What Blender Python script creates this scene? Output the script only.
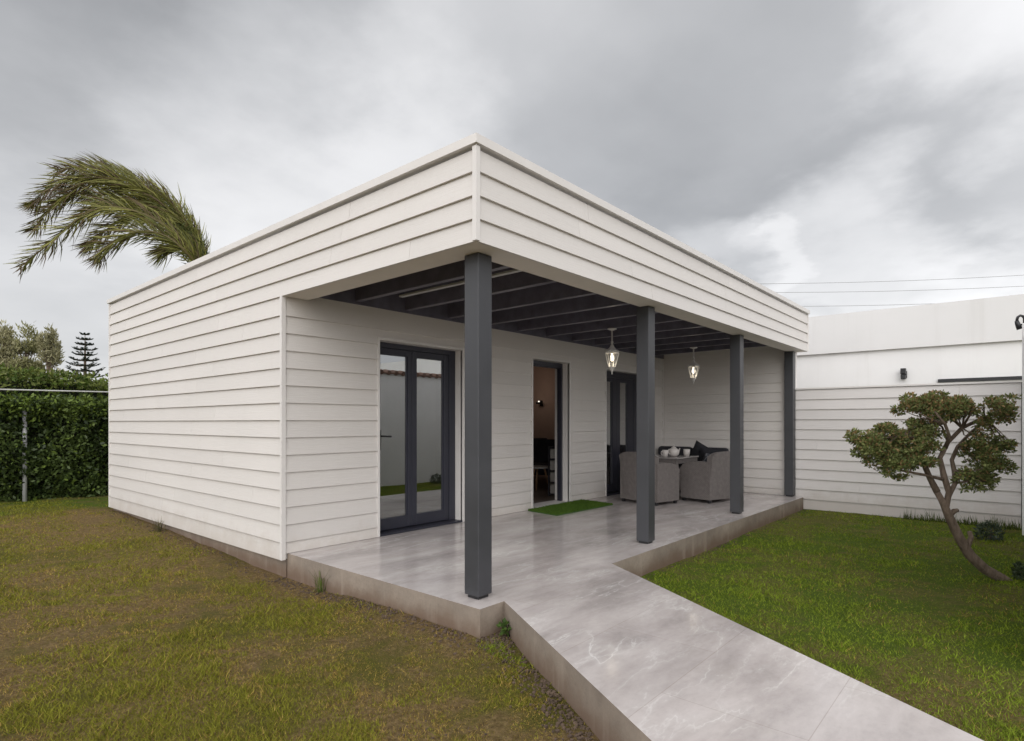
import bpy, bmesh, math, random
import numpy as np
from mathutils import Vector, Matrix

for o in list(bpy.data.objects):
    bpy.data.objects.remove(o, do_unlink=True)
S = bpy.context.scene
COL = S.collection
R = math.radians
rng = random.Random(7)
nr = np.random.default_rng(11)

# ------------------------------------------------------------------ camera
cam_d = bpy.data.cameras.new("camera")
cam_d.sensor_width = 36.0
cam_d.lens = 585.17 / 1024 * 36
cam_d.shift_y = 51.8 / 1024
cam_d.clip_end = 3000
cam = bpy.data.objects.new("camera", cam_d)
COL.objects.link(cam)
cam.location = (0, 0, 1.2)
cam.rotation_euler = (R(90), 0, R(-49.08))
S.camera = cam

# ------------------------------------------------------------------ world, sun, exposure
SUN_EL, SUN_AZ = 26.0, 212.0        # degrees, azimuth of the sun seen from the scene (from +X towards +Y)
S.view_settings.view_transform = 'Standard'
S.view_settings.look = 'None'
S.view_settings.exposure = 0.06
S.view_settings.gamma = 1.0
S.view_settings.use_curve_mapping = False

W = bpy.data.worlds.new("World")
S.world = W
W.use_nodes = True
nt = W.node_tree
nt.nodes.clear()
def wn(t, **k):
    n = nt.nodes.new(t)
    for a, b in k.items():
        setattr(n, a, b)
    return n
def wl(a, b):
    nt.links.new(a, b)
def wmath(op, a, b=None, c=None, clamp=False):
    n = wn('ShaderNodeMath', operation=op, use_clamp=clamp)
    for i, v in enumerate((a, b, c)):
        if v is None:
            continue
        if isinstance(v, (int, float)):
            n.inputs[i].default_value = v
        else:
            wl(v, n.inputs[i])
    return n.outputs[0]
def wvec(op, a, b=None):
    n = wn('ShaderNodeVectorMath', operation=op)
    for i, v in enumerate((a, b)):
        if v is None:
            continue
        if isinstance(v, (tuple, list)):
            n.inputs[i].default_value = v
        else:
            wl(v, n.inputs[i])
    return n
out = wn('ShaderNodeOutputWorld')
sky = wn('ShaderNodeTexSky', sky_type='NISHITA')
sky.sun_disc = False
sky.sun_elevation = R(SUN_EL)
sky.sun_rotation = R(90 - SUN_AZ)
bg_sky = wn('ShaderNodeBackground')
bg_sky.inputs['Strength'].default_value = 0.10
wl(sky.outputs[0], bg_sky.inputs['Color'])
tc = wn('ShaderNodeTexCoord')
dirv = wvec('NORMALIZE', tc.outputs['Generated']).outputs[0]
sep = wn('ShaderNodeSeparateXYZ'); wl(dirv, sep.inputs[0])
# cloud layer: the view direction cut by a high flat layer
zz = wmath('ADD', wmath('MAXIMUM', sep.outputs[2], 0.0), 0.22)
lay = wn('ShaderNodeCombineXYZ')
wl(wmath('DIVIDE', sep.outputs[0], zz), lay.inputs[0])
wl(wmath('DIVIDE', sep.outputs[1], zz), lay.inputs[1])
n1 = wn('ShaderNodeTexNoise'); n1.inputs['Scale'].default_value = 1.25
n1.inputs['Detail'].default_value = 9; n1.inputs['Roughness'].default_value = 0.5; n1.inputs['Distortion'].default_value = 0.25
wl(lay.outputs[0], n1.inputs['Vector'])
n2 = wn('ShaderNodeTexNoise'); n2.inputs['Scale'].default_value = 2.3
n2.inputs['Detail'].default_value = 6; n2.inputs['Roughness'].default_value = 0.55
wl(lay.outputs[0], n2.inputs['Vector'])
wob = wvec('SCALE', wvec('SUBTRACT', n2.outputs['Color'], (0.5, 0.5, 0.5)).outputs[0])
wob.inputs['Scale'].default_value = 0.34
dirw = wvec('NORMALIZE', wvec('ADD', dirv, wob.outputs[0]).outputs[0]).outputs[0]
# large cloud masses: (direction x, y, z), angular radius (rad), brightness change
F_ = np.array([0.75565, 0.65498, 0]); R_ = np.array([0.65498, -0.75565, 0])
def mass(az, el):      # az: degrees to the right of the house corner, el: degrees above the horizon
    a, e = R(az), R(el)
    d = (F_ * math.cos(a) + R_ * math.sin(a)) * math.cos(e)
    return (d[0], d[1], math.sin(e))
MASSES = [
    (mass(16, 26), 0.30, -0.075), (mass(26, 20), 0.24, -0.07), (mass(9, 32), 0.22, -0.05), (mass(31, 15), 0.14, -0.05),
    (mass(17, 16), 0.09, -0.05),
    (mass(-38, 34), 0.28, -0.22), (mass(-28, 36), 0.20, -0.06), (mass(-20, 40), 0.20, -0.05),
    (mass(-19, 20), 0.24, 0.22), (mass(-8, 22), 0.14, 0.05), (mass(-4, 35), 0.14, 0.06), (mass(-40, 12), 0.2, 0.06),
    (mass(39, 29), 0.13, 0.19), (mass(41, 34), 0.16, 0.10), (mass(31, 9.5), 0.15, 0.31), (mass(20, 10), 0.10, 0.16), (mass(42, 8), 0.12, 0.12),
    (mass(28, 6.5), 0.05, -0.14), (mass(24, 10), 0.05, -0.08), (mass(25, 13), 0.03, 0.08),
]
tot = None
for d, rad, amp in MASSES:
    dp = wvec('DOT_PRODUCT', dirw, d).outputs['Value']
    mr = wn('ShaderNodeMapRange', interpolation_type='SMOOTHERSTEP')
    wl(dp, mr.inputs['Value'])
    mr.inputs['From Min'].default_value = math.cos(rad * 1.5)
    mr.inputs['From Max'].default_value = 1.0
    mr.inputs['To Min'].default_value = 0
    mr.inputs['To Max'].default_value = amp
    tot = mr.outputs[0] if tot is None else wmath('ADD', tot, mr.outputs[0])
fine = wmath('MULTIPLY', wmath('SUBTRACT', n1.outputs['Fac'], 0.5), 0.37)
lum = wmath('ADD', wmath('ADD', tot, fine), 0.66)
# an overcast sky is brightest overhead and on the side of the veiled sun
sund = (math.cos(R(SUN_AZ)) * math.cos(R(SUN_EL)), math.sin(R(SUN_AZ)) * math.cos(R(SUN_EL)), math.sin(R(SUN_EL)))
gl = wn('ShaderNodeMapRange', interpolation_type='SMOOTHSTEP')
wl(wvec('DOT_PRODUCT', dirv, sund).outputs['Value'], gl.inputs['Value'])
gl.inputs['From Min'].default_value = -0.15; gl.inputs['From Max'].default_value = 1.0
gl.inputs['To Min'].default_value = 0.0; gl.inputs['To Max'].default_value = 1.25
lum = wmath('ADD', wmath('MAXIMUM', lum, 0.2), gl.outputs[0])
ccol = wn('ShaderNodeMix', data_type='RGBA')
ccol.inputs['A'].default_value = (0.94, 0.975, 1.03, 1)
ccol.inputs['B'].default_value = (1.0, 0.998, 1.01, 1)
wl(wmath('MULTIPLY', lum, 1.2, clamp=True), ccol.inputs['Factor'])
bg_cl = wn('ShaderNodeBackground')
wl(ccol.outputs['Result'], bg_cl.inputs['Color'])
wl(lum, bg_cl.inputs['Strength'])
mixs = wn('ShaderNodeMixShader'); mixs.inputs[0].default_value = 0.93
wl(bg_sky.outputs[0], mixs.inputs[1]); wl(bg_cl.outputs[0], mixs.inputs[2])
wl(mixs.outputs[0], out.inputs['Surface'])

sun_d = bpy.data.lights.new("sun", 'SUN')
sun_d.energy = 0.6
sun_d.angle = R(35)
sun_d.color = (1.0, 0.965, 0.92)
sun = bpy.data.objects.new("sun", sun_d)
COL.objects.link(sun)
sun.location = (-5, -5, 12)
sun.rotation_euler = Vector(sund).to_track_quat('Z', 'Y').to_euler()

# ------------------------------------------------------------------ materials
def new_mat(name):
    m = bpy.data.materials.new(name)
    m.use_nodes = True
    t = m.node_tree
    b = t.nodes['Principled BSDF']
    return m, t, b
class NB:
    def __init__(s, t): s.t = t
    def n(s, ty, **k):
        x = s.t.nodes.new(ty)
        for a, b in k.items(): setattr(x, a, b)
        return x
    def l(s, a, b): s.t.links.new(a, b)
    def coord(s, scale=(1, 1, 1), kind='Object'):
        c = s.n('ShaderNodeTexCoord'); mp = s.n('ShaderNodeMapping')
        mp.inputs['Scale'].default_value = scale
        s.l(c.outputs[kind], mp.inputs['Vector']); return mp.outputs[0]
    def noise(s, vec, scale, detail=4, rough=0.5, dist=0.0):
        x = s.n('ShaderNodeTexNoise'); s.l(vec, x.inputs['Vector'])
        x.inputs['Scale'].default_value = scale; x.inputs['Detail'].default_value = detail
        x.inputs['Roughness'].default_value = rough; x.inputs['Distortion'].default_value = dist
        return x.outputs['Fac']
    def ramp(s, fac, stops):
        x = s.n('ShaderNodeValToRGB'); s.l(fac, x.inputs[0])
        e = x.color_ramp.elements
        while len(e) < len(stops): e.new(0.5)
        for q, (p, c) in zip(e, stops):
            q.position = p; q.color = (*c, 1) if len(c) == 3 else c
        return x.outputs[0]
    def mix(s, fac, a, b, mode='MIX'):
        x = s.n('ShaderNodeMix', data_type='RGBA', blend_type=mode)
        for key, v in (('Factor', fac), ('A', a), ('B', b)):
            if isinstance(v, (int, float)): x.inputs[key].default_value = v
            elif isinstance(v, tuple): x.inputs[key].default_value = (*v, 1) if len(v) == 3 else v
            else: s.l(v, x.inputs[key])
        return x.outputs['Result']
    def math(s, op, a, b=0.0, clamp=False):
        x = s.n('ShaderNodeMath', operation=op, use_clamp=clamp)
        for i, v in enumerate((a, b)):
            if isinstance(v, (int, float)): x.inputs[i].default_value = v
            else: s.l(v, x.inputs[i])
        return x.outputs[0]
    def rng(s, v, a, b, c=0.0, d=1.0):
        x = s.n('ShaderNodeMapRange', interpolation_type='SMOOTHSTEP'); s.l(v, x.inputs['Value'])
        for k, q in (('From Min', a), ('From Max', b), ('To Min', c), ('To Max', d)): x.inputs[k].default_value = q
        return x.outputs[0]
    def bump(s, h, bsdf, strength=0.3, dist=0.01):
        x = s.n('ShaderNodeBump'); x.inputs['Strength'].default_value = strength; x.inputs['Distance'].default_value = dist
        s.l(h, x.inputs['Height']); s.l(x.outputs[0], bsdf.inputs['Normal'])

def simple(name, col, rough=0.5, metal=0.0, var=0.08, scale=6.0, bump=0.0, bscale=60.0):
    m, t, b = new_mat(name); k = NB(t)
    v = k.coord()
    n = k.noise(v, scale, 5, 0.6)
    lo = tuple(c * (1 - var) for c in col); hi = tuple(min(1, c * (1 + var)) for c in col)
    k.l(k.ramp(n, [(0.3, lo), (0.7, hi)]), b.inputs['Base Color'])
    b.inputs['Metallic'].default_value = metal
    k.l(k.rng(n, 0.2, 0.8, rough - 0.06, rough + 0.06), b.inputs['Roughness'])
    if bump: k.bump(k.noise(v, bscale, 4, 0.6), b, bump, 0.004)
    return m

def m_siding(name, col):
    m, t, b = new_mat(name); k = NB(t)
    v = k.coord()
    g = k.coord((5, 5, 120))
    n = k.noise(v, 0.9, 6, 0.6)
    grain = k.noise(g, 1.0, 6, 0.6, 0.6)
    base = k.ramp(n, [(0.3, tuple(c * 0.955 for c in col)), (0.7, tuple(c * 1.02 for c in col))])
    dirt = k.coord((9, 9, 0.8))
    st = k.rng(k.noise(dirt, 1.0, 5, 0.65), 0.56, 0.8, 0.0, 0.16)
    base = k.mix(st, base, tuple(c * q for c, q in zip(col, (0.8, 0.77, 0.72))))
    base = k.mix(k.rng(grain, 0.35, 0.75, 0.0, 0.10), base, tuple(c * 0.84 for c in col))
    # each board a very slightly different white
    a = k.n('ShaderNodeAttribute', attribute_name='tone')
    base = k.mix(k.math('MULTIPLY', a.outputs['Fac'], 0.45), base, tuple(c * 0.86 for c in col))
    ge = k.n('ShaderNodeNewGeometry'); sz = k.n('ShaderNodeSeparateXYZ'); k.l(ge.outputs['Position'], sz.inputs[0])
    hz = k.math('ADD', sz.outputs[2], k.math('MULTIPLY', k.math('SUBTRACT', k.noise(v, 5.0, 6, 0.7), 0.5), 0.5))
    base = k.mix(k.rng(hz, -0.12, 0.22, 0.38, 0.0), base, (0.42, 0.35, 0.28))      # splashed earth on the lowest boards
    k.l(base, b.inputs['Base Color'])
    b.inputs['Roughness'].default_value = 0.55
    k.bump(grain, b, 0.55, 0.004)
    return m
M = {}
M['siding'] = m_siding('white_painted_siding', (0.715, 0.68, 0.648))
M['fence_siding'] = m_siding('white_painted_fence_boards', (0.745, 0.71, 0.69))
M['trim'] = simple('white_trim_paint', (0.725, 0.695, 0.67), 0.45, var=0.03)
M['soffit'] = simple('soffit_board', (0.72, 0.67, 0.61), 0.6, var=0.04)
M['steel'] = simple('anthracite_steel', (0.049, 0.050, 0.056), 0.42, 0.0, 0.10, 4, 0.08, 140)
M['door_alu'] = simple('anthracite_door_aluminium', (0.030, 0.031, 0.045), 0.38, 0.0, 0.08)
M['beam'] = simple('dark_stained_timber', (0.125, 0.120, 0.155), 0.34, 0, 0.2, 8, 0.1, 40)
M['ceiling'] = simple('dark_ceiling_boards', (0.125, 0.115, 0.145), 0.7, 0, 0.2)
M['roof'] = simple('roof_membrane', (0.35, 0.35, 0.35), 0.8)
M['inner_wall'] = simple('interior_plaster', (0.50, 0.36, 0.29), 0.8, var=0.05)
M['inner_floor'] = simple('interior_floor', (0.16, 0.12, 0.10), 0.35, var=0.2)
M['black'] = simple('black_metal', (0.015, 0.015, 0.017), 0.4)
M['plaster'] = simple('white_render', (0.80, 0.79, 0.785), 0.85, var=0.035, scale=1.2, bump=0.12, bscale=90)
M['plaster_grey'] = simple('pale_grey_render', (0.70, 0.69, 0.685), 0.85, var=0.03, scale=0.9, bump=0.1, bscale=80)
for nm in ('plaster', 'plaster_grey'):
    t_ = M[nm].node_tree; k_ = NB(t_); b_ = t_.nodes['Principled BSDF']
    src = b_.inputs['Base Color'].links[0].from_socket
    st_ = k_.rng(k_.noise(k_.coord((3.5, 3.5, 0.22)), 1.0, 7, 0.65), 0.50, 0.78, 0.0, 0.30)
    k_.l(k_.mix(st_, src, (0.52, 0.50, 0.475)), b_.inputs['Base Color'])
M['tile_red'] = simple('terracotta_coping', (0.17, 0.10, 0.075), 0.8, var=0.2)
M['white_metal'] = simple('white_lantern_metal', (0.72, 0.70, 0.68), 0.4, var=0.05)
M['cushion'] = simple('charcoal_cushion_fabric', (0.022, 0.022, 0.027), 0.95, var=0.25, scale=30, bump=0.4, bscale=300)
M['ceramic'] = simple('glazed_ceramic', (0.62, 0.58, 0.55), 0.2, var=0.05)
M['wood_leg'] = simple('light_wood', (0.34, 0.20, 0.11), 0.5, var=0.2)
M['shelf_box'] = simple('pale_storage_box', (0.50, 0.47, 0.44), 0.7, var=0.2)
M['navy'] = simple('dark_upholstery', (0.030, 0.028, 0.036), 0.85, var=0.2)
M['pole'] = simple('galvanised_post', (0.42, 0.42, 0.42), 0.5, var=0.1)
M['wire'] = simple('pale_wire', (0.55, 0.55, 0.53), 0.5)
M['cable'] = simple('black_cable', (0.30, 0.30, 0.31), 0.6)

def m_glass():
    m, t, b = new_mat('door_glass'); k = NB(t)
    t.nodes.remove(b)
    tr = k.n('ShaderNodeBsdfTransparent'); tr.inputs[0].default_value = (0.58, 0.60, 0.59, 1)
    gl = k.n('ShaderNodeBsdfGlossy'); gl.inputs['Color'].default_value = (0.92, 0.93, 0.94, 1); gl.inputs['Roughness'].default_value = 0.004
    lw = k.n('ShaderNodeLayerWeight'); lw.inputs['Blend'].default_value = 0.25
    fac = k.rng(lw.outputs['Facing'], 0.0, 1.0, 0.42, 0.85)
    mx = k.n('ShaderNodeMixShader'); k.l(fac, mx.inputs[0]); k.l(tr.outputs[0], mx.inputs[1]); k.l(gl.outputs[0], mx.inputs[2])
    k.l(mx.outputs[0], t.nodes['Material Output'].inputs['Surface'])
    return m
M['glass'] = m_glass()
def m_lantern_glass():
    m, t, b = new_mat('lantern_glass'); k = NB(t); t.nodes.remove(b)
    tr = k.n('ShaderNodeBsdfTransparent'); tr.inputs[0].default_value = (0.95, 0.95, 0.92, 1)
    gl = k.n('ShaderNodeBsdfGlossy'); gl.inputs['Roughness'].default_value = 0.05
    lw = k.n('ShaderNodeLayerWeight'); lw.inputs['Blend'].default_value = 0.4
    mx = k.n('ShaderNodeMixShader'); k.l(k.rng(lw.outputs['Facing'], 0, 1, 0.08, 0.7), mx.inputs[0])
    k.l(tr.outputs[0], mx.inputs[1]); k.l(gl.outputs[0], mx.inputs[2])
    k.l(mx.outputs[0], t.nodes['Material Output'].inputs['Surface'])
    return m
M['lantern_glass'] = m_lantern_glass()
def m_emit(name, col, s):
    m, t, b = new_mat(name)
    b.inputs['Base Color'].default_value = (*col, 1)
    b.inputs['Emission Color'].default_value = (*col, 1); b.inputs['Emission Strength'].default_value = s
    return m
M['bulb'] = m_emit('lit_bulb', (1.0, 0.92, 0.78), 1.7)

def m_tile():
    m, t, b = new_mat('grey_marble_porcelain'); k = NB(t)
    v = k.coord()
    # soft cloudy grey beds running across the slab
    c = k.n('ShaderNodeTexCoord'); mp = k.n('ShaderNodeMapping')
    mp.inputs['Rotation'].default_value = (0, 0, R(35)); mp.inputs['Scale'].default_value = (0.75, 1.9, 1)
    k.l(c.outputs['Object'], mp.inputs['Vector']); s = mp.outputs[0]
    cl = k.noise(s, 1.1, 10, 0.66, 0.25)
    base = k.ramp(cl, [(0.32, (0.34, 0.305, 0.293)), (0.5, (0.50, 0.452, 0.434)), (0.68, (0.65, 0.597, 0.575))])
    fine = k.noise(v, 26, 8, 0.75, 0.2)
    base = k.mix(k.rng(fine, 0.40, 0.72, 0, 0.16), base, (0.56, 0.52, 0.50))
    base = k.mix(k.rng(fine, 0.50, 0.30, 0, 0.10), base, (0.22, 0.20, 0.19))
    # thin white veins: where a warped noise crosses its middle value
    for sc, w, amt, seed, rot in ((0.55, 0.0045, 0.85, 3.1, 45), (0.9, 0.005, 0.45, 9.7, 60), (0.6, 0.0045, 0.70, 21.3, 30)):
        mp2 = k.n('ShaderNodeMapping'); mp2.inputs['Location'].default_value = (seed, seed * 2, 0)
        mp2.inputs['Rotation'].default_value = (0, 0, R(rot)); mp2.inputs['Scale'].default_value = (0.5, 1.7, 1)
        k.l(c.outputs['Object'], mp2.inputs['Vector'])
        vn = k.noise(mp2.outputs[0], sc, 7, 0.6, 0.35)
        d = k.math('ABSOLUTE', k.math('SUBTRACT', vn, 0.5))
        line = k.rng(d, 0.0, w, 0.8, 0.0)
        soft = k.rng(d, 0.0, w * 6, 0.32, 0.0)
        gate = k.rng(k.noise(v, 0.9, 5, 0.6), 0.40, 0.60)
        f = k.math('MULTIPLY', k.math('MULTIPLY', k.math('ADD', line, soft), gate), amt, True)
        base = k.mix(f, base, (0.72, 0.69, 0.665))
    # joints between 1.2 m slabs
    br = k.n('ShaderNodeTexBrick'); br.offset = 0.5
    k.l(v, br.inputs['Vector']); br.inputs['Scale'].default_value = 1.0
    br.inputs['Brick Width'].default_value = 1.2; br.inputs['Row Height'].default_value = 0.6
    br.inputs['Mortar Size'].default_value = 0.0022; br.inputs['Mortar Smooth'].default_value = 0.3
    br.inputs['Color1'].default_value = (1, 1, 1, 1); br.inputs['Color2'].default_value = (0.90, 0.90, 0.90, 1)
    br.inputs['Mortar'].default_value = (0.74, 0.71, 0.68, 1)
    base = k.mix(0.8, base, br.outputs['Color'], 'MULTIPLY')
    # dust and dried splashes
    du = k.rng(k.noise(v, 3.0, 7, 0.7), 0.5, 0.75, 0, 0.22)
    base = k.mix(du, base, (0.40, 0.36, 0.32))
    k.l(base, b.inputs['Base Color'])
    k.l(k.rng(k.noise(v, 2.2, 6, 0.65), 0.3, 0.7, 0.11, 0.24), b.inputs['Roughness'])
    k.bump(fine, b, 0.05, 0.002)
    return m
M['tile'] = m_tile()
def m_concrete(name, col, warm):
    m, t, b = new_mat(name); k = NB(t)
    v = k.coord()
    n = k.noise(v, 2.4, 7, 0.65); f = k.noise(v, 45, 4, 0.7)
    base = k.ramp(n, [(0.3, tuple(c * 0.72 for c in col)), (0.55, col), (0.75, tuple(min(1, c * 1.25) for c in col))])
    base = k.mix(k.rng(f, 0.45, 0.75, 0, 0.35), base, tuple(c * 0.6 for c in col))
    # splashed earth along the foot, by height
    c = k.n('ShaderNodeNewGeometry'); sp = k.n('ShaderNodeSeparateXYZ'); k.l(c.outputs['Position'], sp.inputs[0])
    hz = k.math('ADD', sp.outputs[2], k.math('MULTIPLY', k.math('SUBTRACT', k.noise(v, 3.5, 5, 0.65), 0.5), 0.22))
    base = k.mix(k.rng(hz, -0.20, -0.03, 0.85, 0.0), base, warm)
    st = k.noise(k.coord((7, 7, 0.6)), 1.0, 5, 0.6)
    base = k.mix(k.rng(st, 0.52, 0.75, 0, 0.4), base, tuple(c * 1.3 for c in col))
    k.l(base, b.inputs['Base Color']); b.inputs['Roughness'].default_value = 0.9
    k.bump(f, b, 0.35, 0.006)
    return m
M['concrete'] = m_concrete('rough_concrete_edge', (0.29, 0.24, 0.195), (0.15, 0.095, 0.062))

def m_ground():
    m, t, b = new_mat('lawn_soil'); k = NB(t)
    c = k.n('ShaderNodeNewGeometry'); v = c.outputs['Position']
    big = k.noise(v, 0.75, 6, 0.6, 0.3); mid = k.noise(v, 3.2, 6, 0.65); fine = k.noise(v, 38, 5, 0.7); vf = k.noise(v, 140, 3, 0.7)
    soil = k.ramp(fine, [(0.25, (0.075, 0.048, 0.020)), (0.5, (0.20, 0.135, 0.060)), (0.8, (0.40, 0.285, 0.14))])
    grass = k.ramp(vf, [(0.3, (0.065, 0.066, 0.012)), (0.6, (0.15, 0.135, 0.028)), (0.8, (0.27, 0.215, 0.07))])
    gf = k.rng(k.math('ADD', k.math('MULTIPLY', big, 0.6), k.math('MULTIPLY', mid, 0.4)), 0.47, 0.62)
    sp = k.n('ShaderNodeSeparateXYZ'); k.l(v, sp.inputs[0])
    side = k.math('MULTIPLY', k.rng(sp.outputs[0], 3.0, 4.5), k.rng(sp.outputs[1], 2.75, 2.55))
    back = k.rng(sp.outputs[1], 10.3, 11.0)
    lush = k.math('MAXIMUM', side, back)
    gf = k.math('ADD', gf, k.math('MULTIPLY', lush, 0.55), True)
    grass = k.mix(lush, grass, k.ramp(vf, [(0.3, (0.060, 0.095, 0.011)), (0.6, (0.115, 0.165, 0.020)), (0.8, (0.19, 0.235, 0.04))]))
    k.l(k.mix(gf, soil, grass), b.inputs['Base Color'])
    b.inputs['Roughness'].default_value = 0.95
    b.inputs['Specular IOR Level'].default_value = 0.15
    k.bump(k.math('ADD', fine, k.math('MULTIPLY', vf, 0.7)), b, 1.0, 0.03)
    return m
M['ground'] = m_ground()
def m_leaf(name, rough=0.55, sss=0.12):
    m, t, b = new_mat(name); k = NB(t)
    a = k.n('ShaderNodeAttribute', attribute_name='Col')
    k.l(a.outputs['Color'], b.inputs['Base Color'])
    b.inputs['Roughness'].default_value = rough
    b.inputs['Specular IOR Level'].default_value = 0.3
    tl = k.n('ShaderNodeBsdfTranslucent'); k.l(a.outputs['Color'], tl.inputs[0])
    mx = k.n('ShaderNodeMixShader'); mx.inputs[0].default_value = sss
    k.l(b.outputs[0], mx.inputs[1]); k.l(tl.outputs[0], mx.inputs[2])
    k.l(mx.outputs[0], t.nodes['Material Output'].inputs['Surface'])
    return m
M['leaf'] = m_leaf('foliage', 0.55, 0.18)
M['glossy_leaf'] = m_leaf('glossy_foliage', 0.4, 0.12)
M['blade'] = m_leaf('grass_blades', 1.0, 0.2)
M['blade'].node_tree.nodes['Principled BSDF'].inputs['Specular IOR Level'].default_value = 0.05
def m_bark(name, a_, b_, scale=(14, 14, 4)):
    m, t, b = new_mat(name); k = NB(t)
    v = k.coord(scale); n = k.noise(v, 2.0, 7, 0.7, 0.6); p = k.noise(k.coord(), 7, 3)
    base = k.ramp(n, [(0.3, a_), (0.7, b_)])
    base = k.mix(k.rng(p, 0.5, 0.75, 0, 0.6), base, tuple(c * 0.45 for c in a_))
    k.l(base, b.inputs['Base Color']); b.inputs['Roughness'].default_value = 0.9
    k.bump(n, b, 0.9, 0.012)
    return m
M['bark'] = m_bark('bark', (0.095, 0.066, 0.048), (0.26, 0.195, 0.145))
M['palm_bark'] = m_bark('palm_bark', (0.07, 0.05, 0.035), (0.20, 0.15, 0.10))
M['twig'] = simple('dense_twigs', (0.018, 0.022, 0.010), 0.95, var=0.4, scale=8, bump=0.8, bscale=30)
def m_rattan():
    m, t, b = new_mat('grey_rattan_weave'); k = NB(t)
    v = k.coord()
    w1 = k.n('ShaderNodeTexWave', wave_type='BANDS', bands_direction='Z'); w1.inputs['Scale'].default_value = 32; w1.inputs['Distortion'].default_value = 1.0
    w1.inputs['Detail'].default_value = 2; k.l(v, w1.inputs['Vector'])
    w2 = k.n('ShaderNodeTexWave', wave_type='BANDS', bands_direction='DIAGONAL'); w2.inputs['Scale'].default_value = 22; k.l(v, w2.inputs['Vector'])
    h = k.math('MULTIPLY', w1.outputs['Fac'], k.math('ADD', k.math('MULTIPLY', w2.outputs['Fac'], 0.4), 0.6))
    n = k.noise(v, 20, 4)
    base = k.ramp(k.math('ADD', k.math('MULTIPLY', h, 0.6), k.math('MULTIPLY', n, 0.4)), [(0.2, (0.10, 0.088, 0.084)), (0.7, (0.28, 0.25, 0.238))])
    k.l(base, b.inputs['Base Color']); b.inputs['Roughness'].default_value = 0.6
    k.bump(h, b, 0.6, 0.006)
    return m
M['rattan'] = m_rattan()
M['table_top'] = simple('frosted_table_glass', (0.30, 0.28, 0.27), 0.15, var=0.06)
def m_pattern():
    m, t, b = new_mat('patterned_cushion_fabric'); k = NB(t)
    v = k.coord()
    vo = k.n('ShaderNodeTexVoronoi', feature='DISTANCE_TO_EDGE'); vo.inputs['Scale'].default_value = 14; k.l(v, vo.inputs['Vector'])
    k.l(k.mix(k.rng(vo.outputs['Distance'], 0.03, 0.09, 1, 0), (0.028, 0.030, 0.037), (0.12, 0.12, 0.13)), b.inputs['Base Color'])
    b.inputs['Roughness'].default_value = 0.95
    return m
M['pattern'] = m_pattern()

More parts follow.
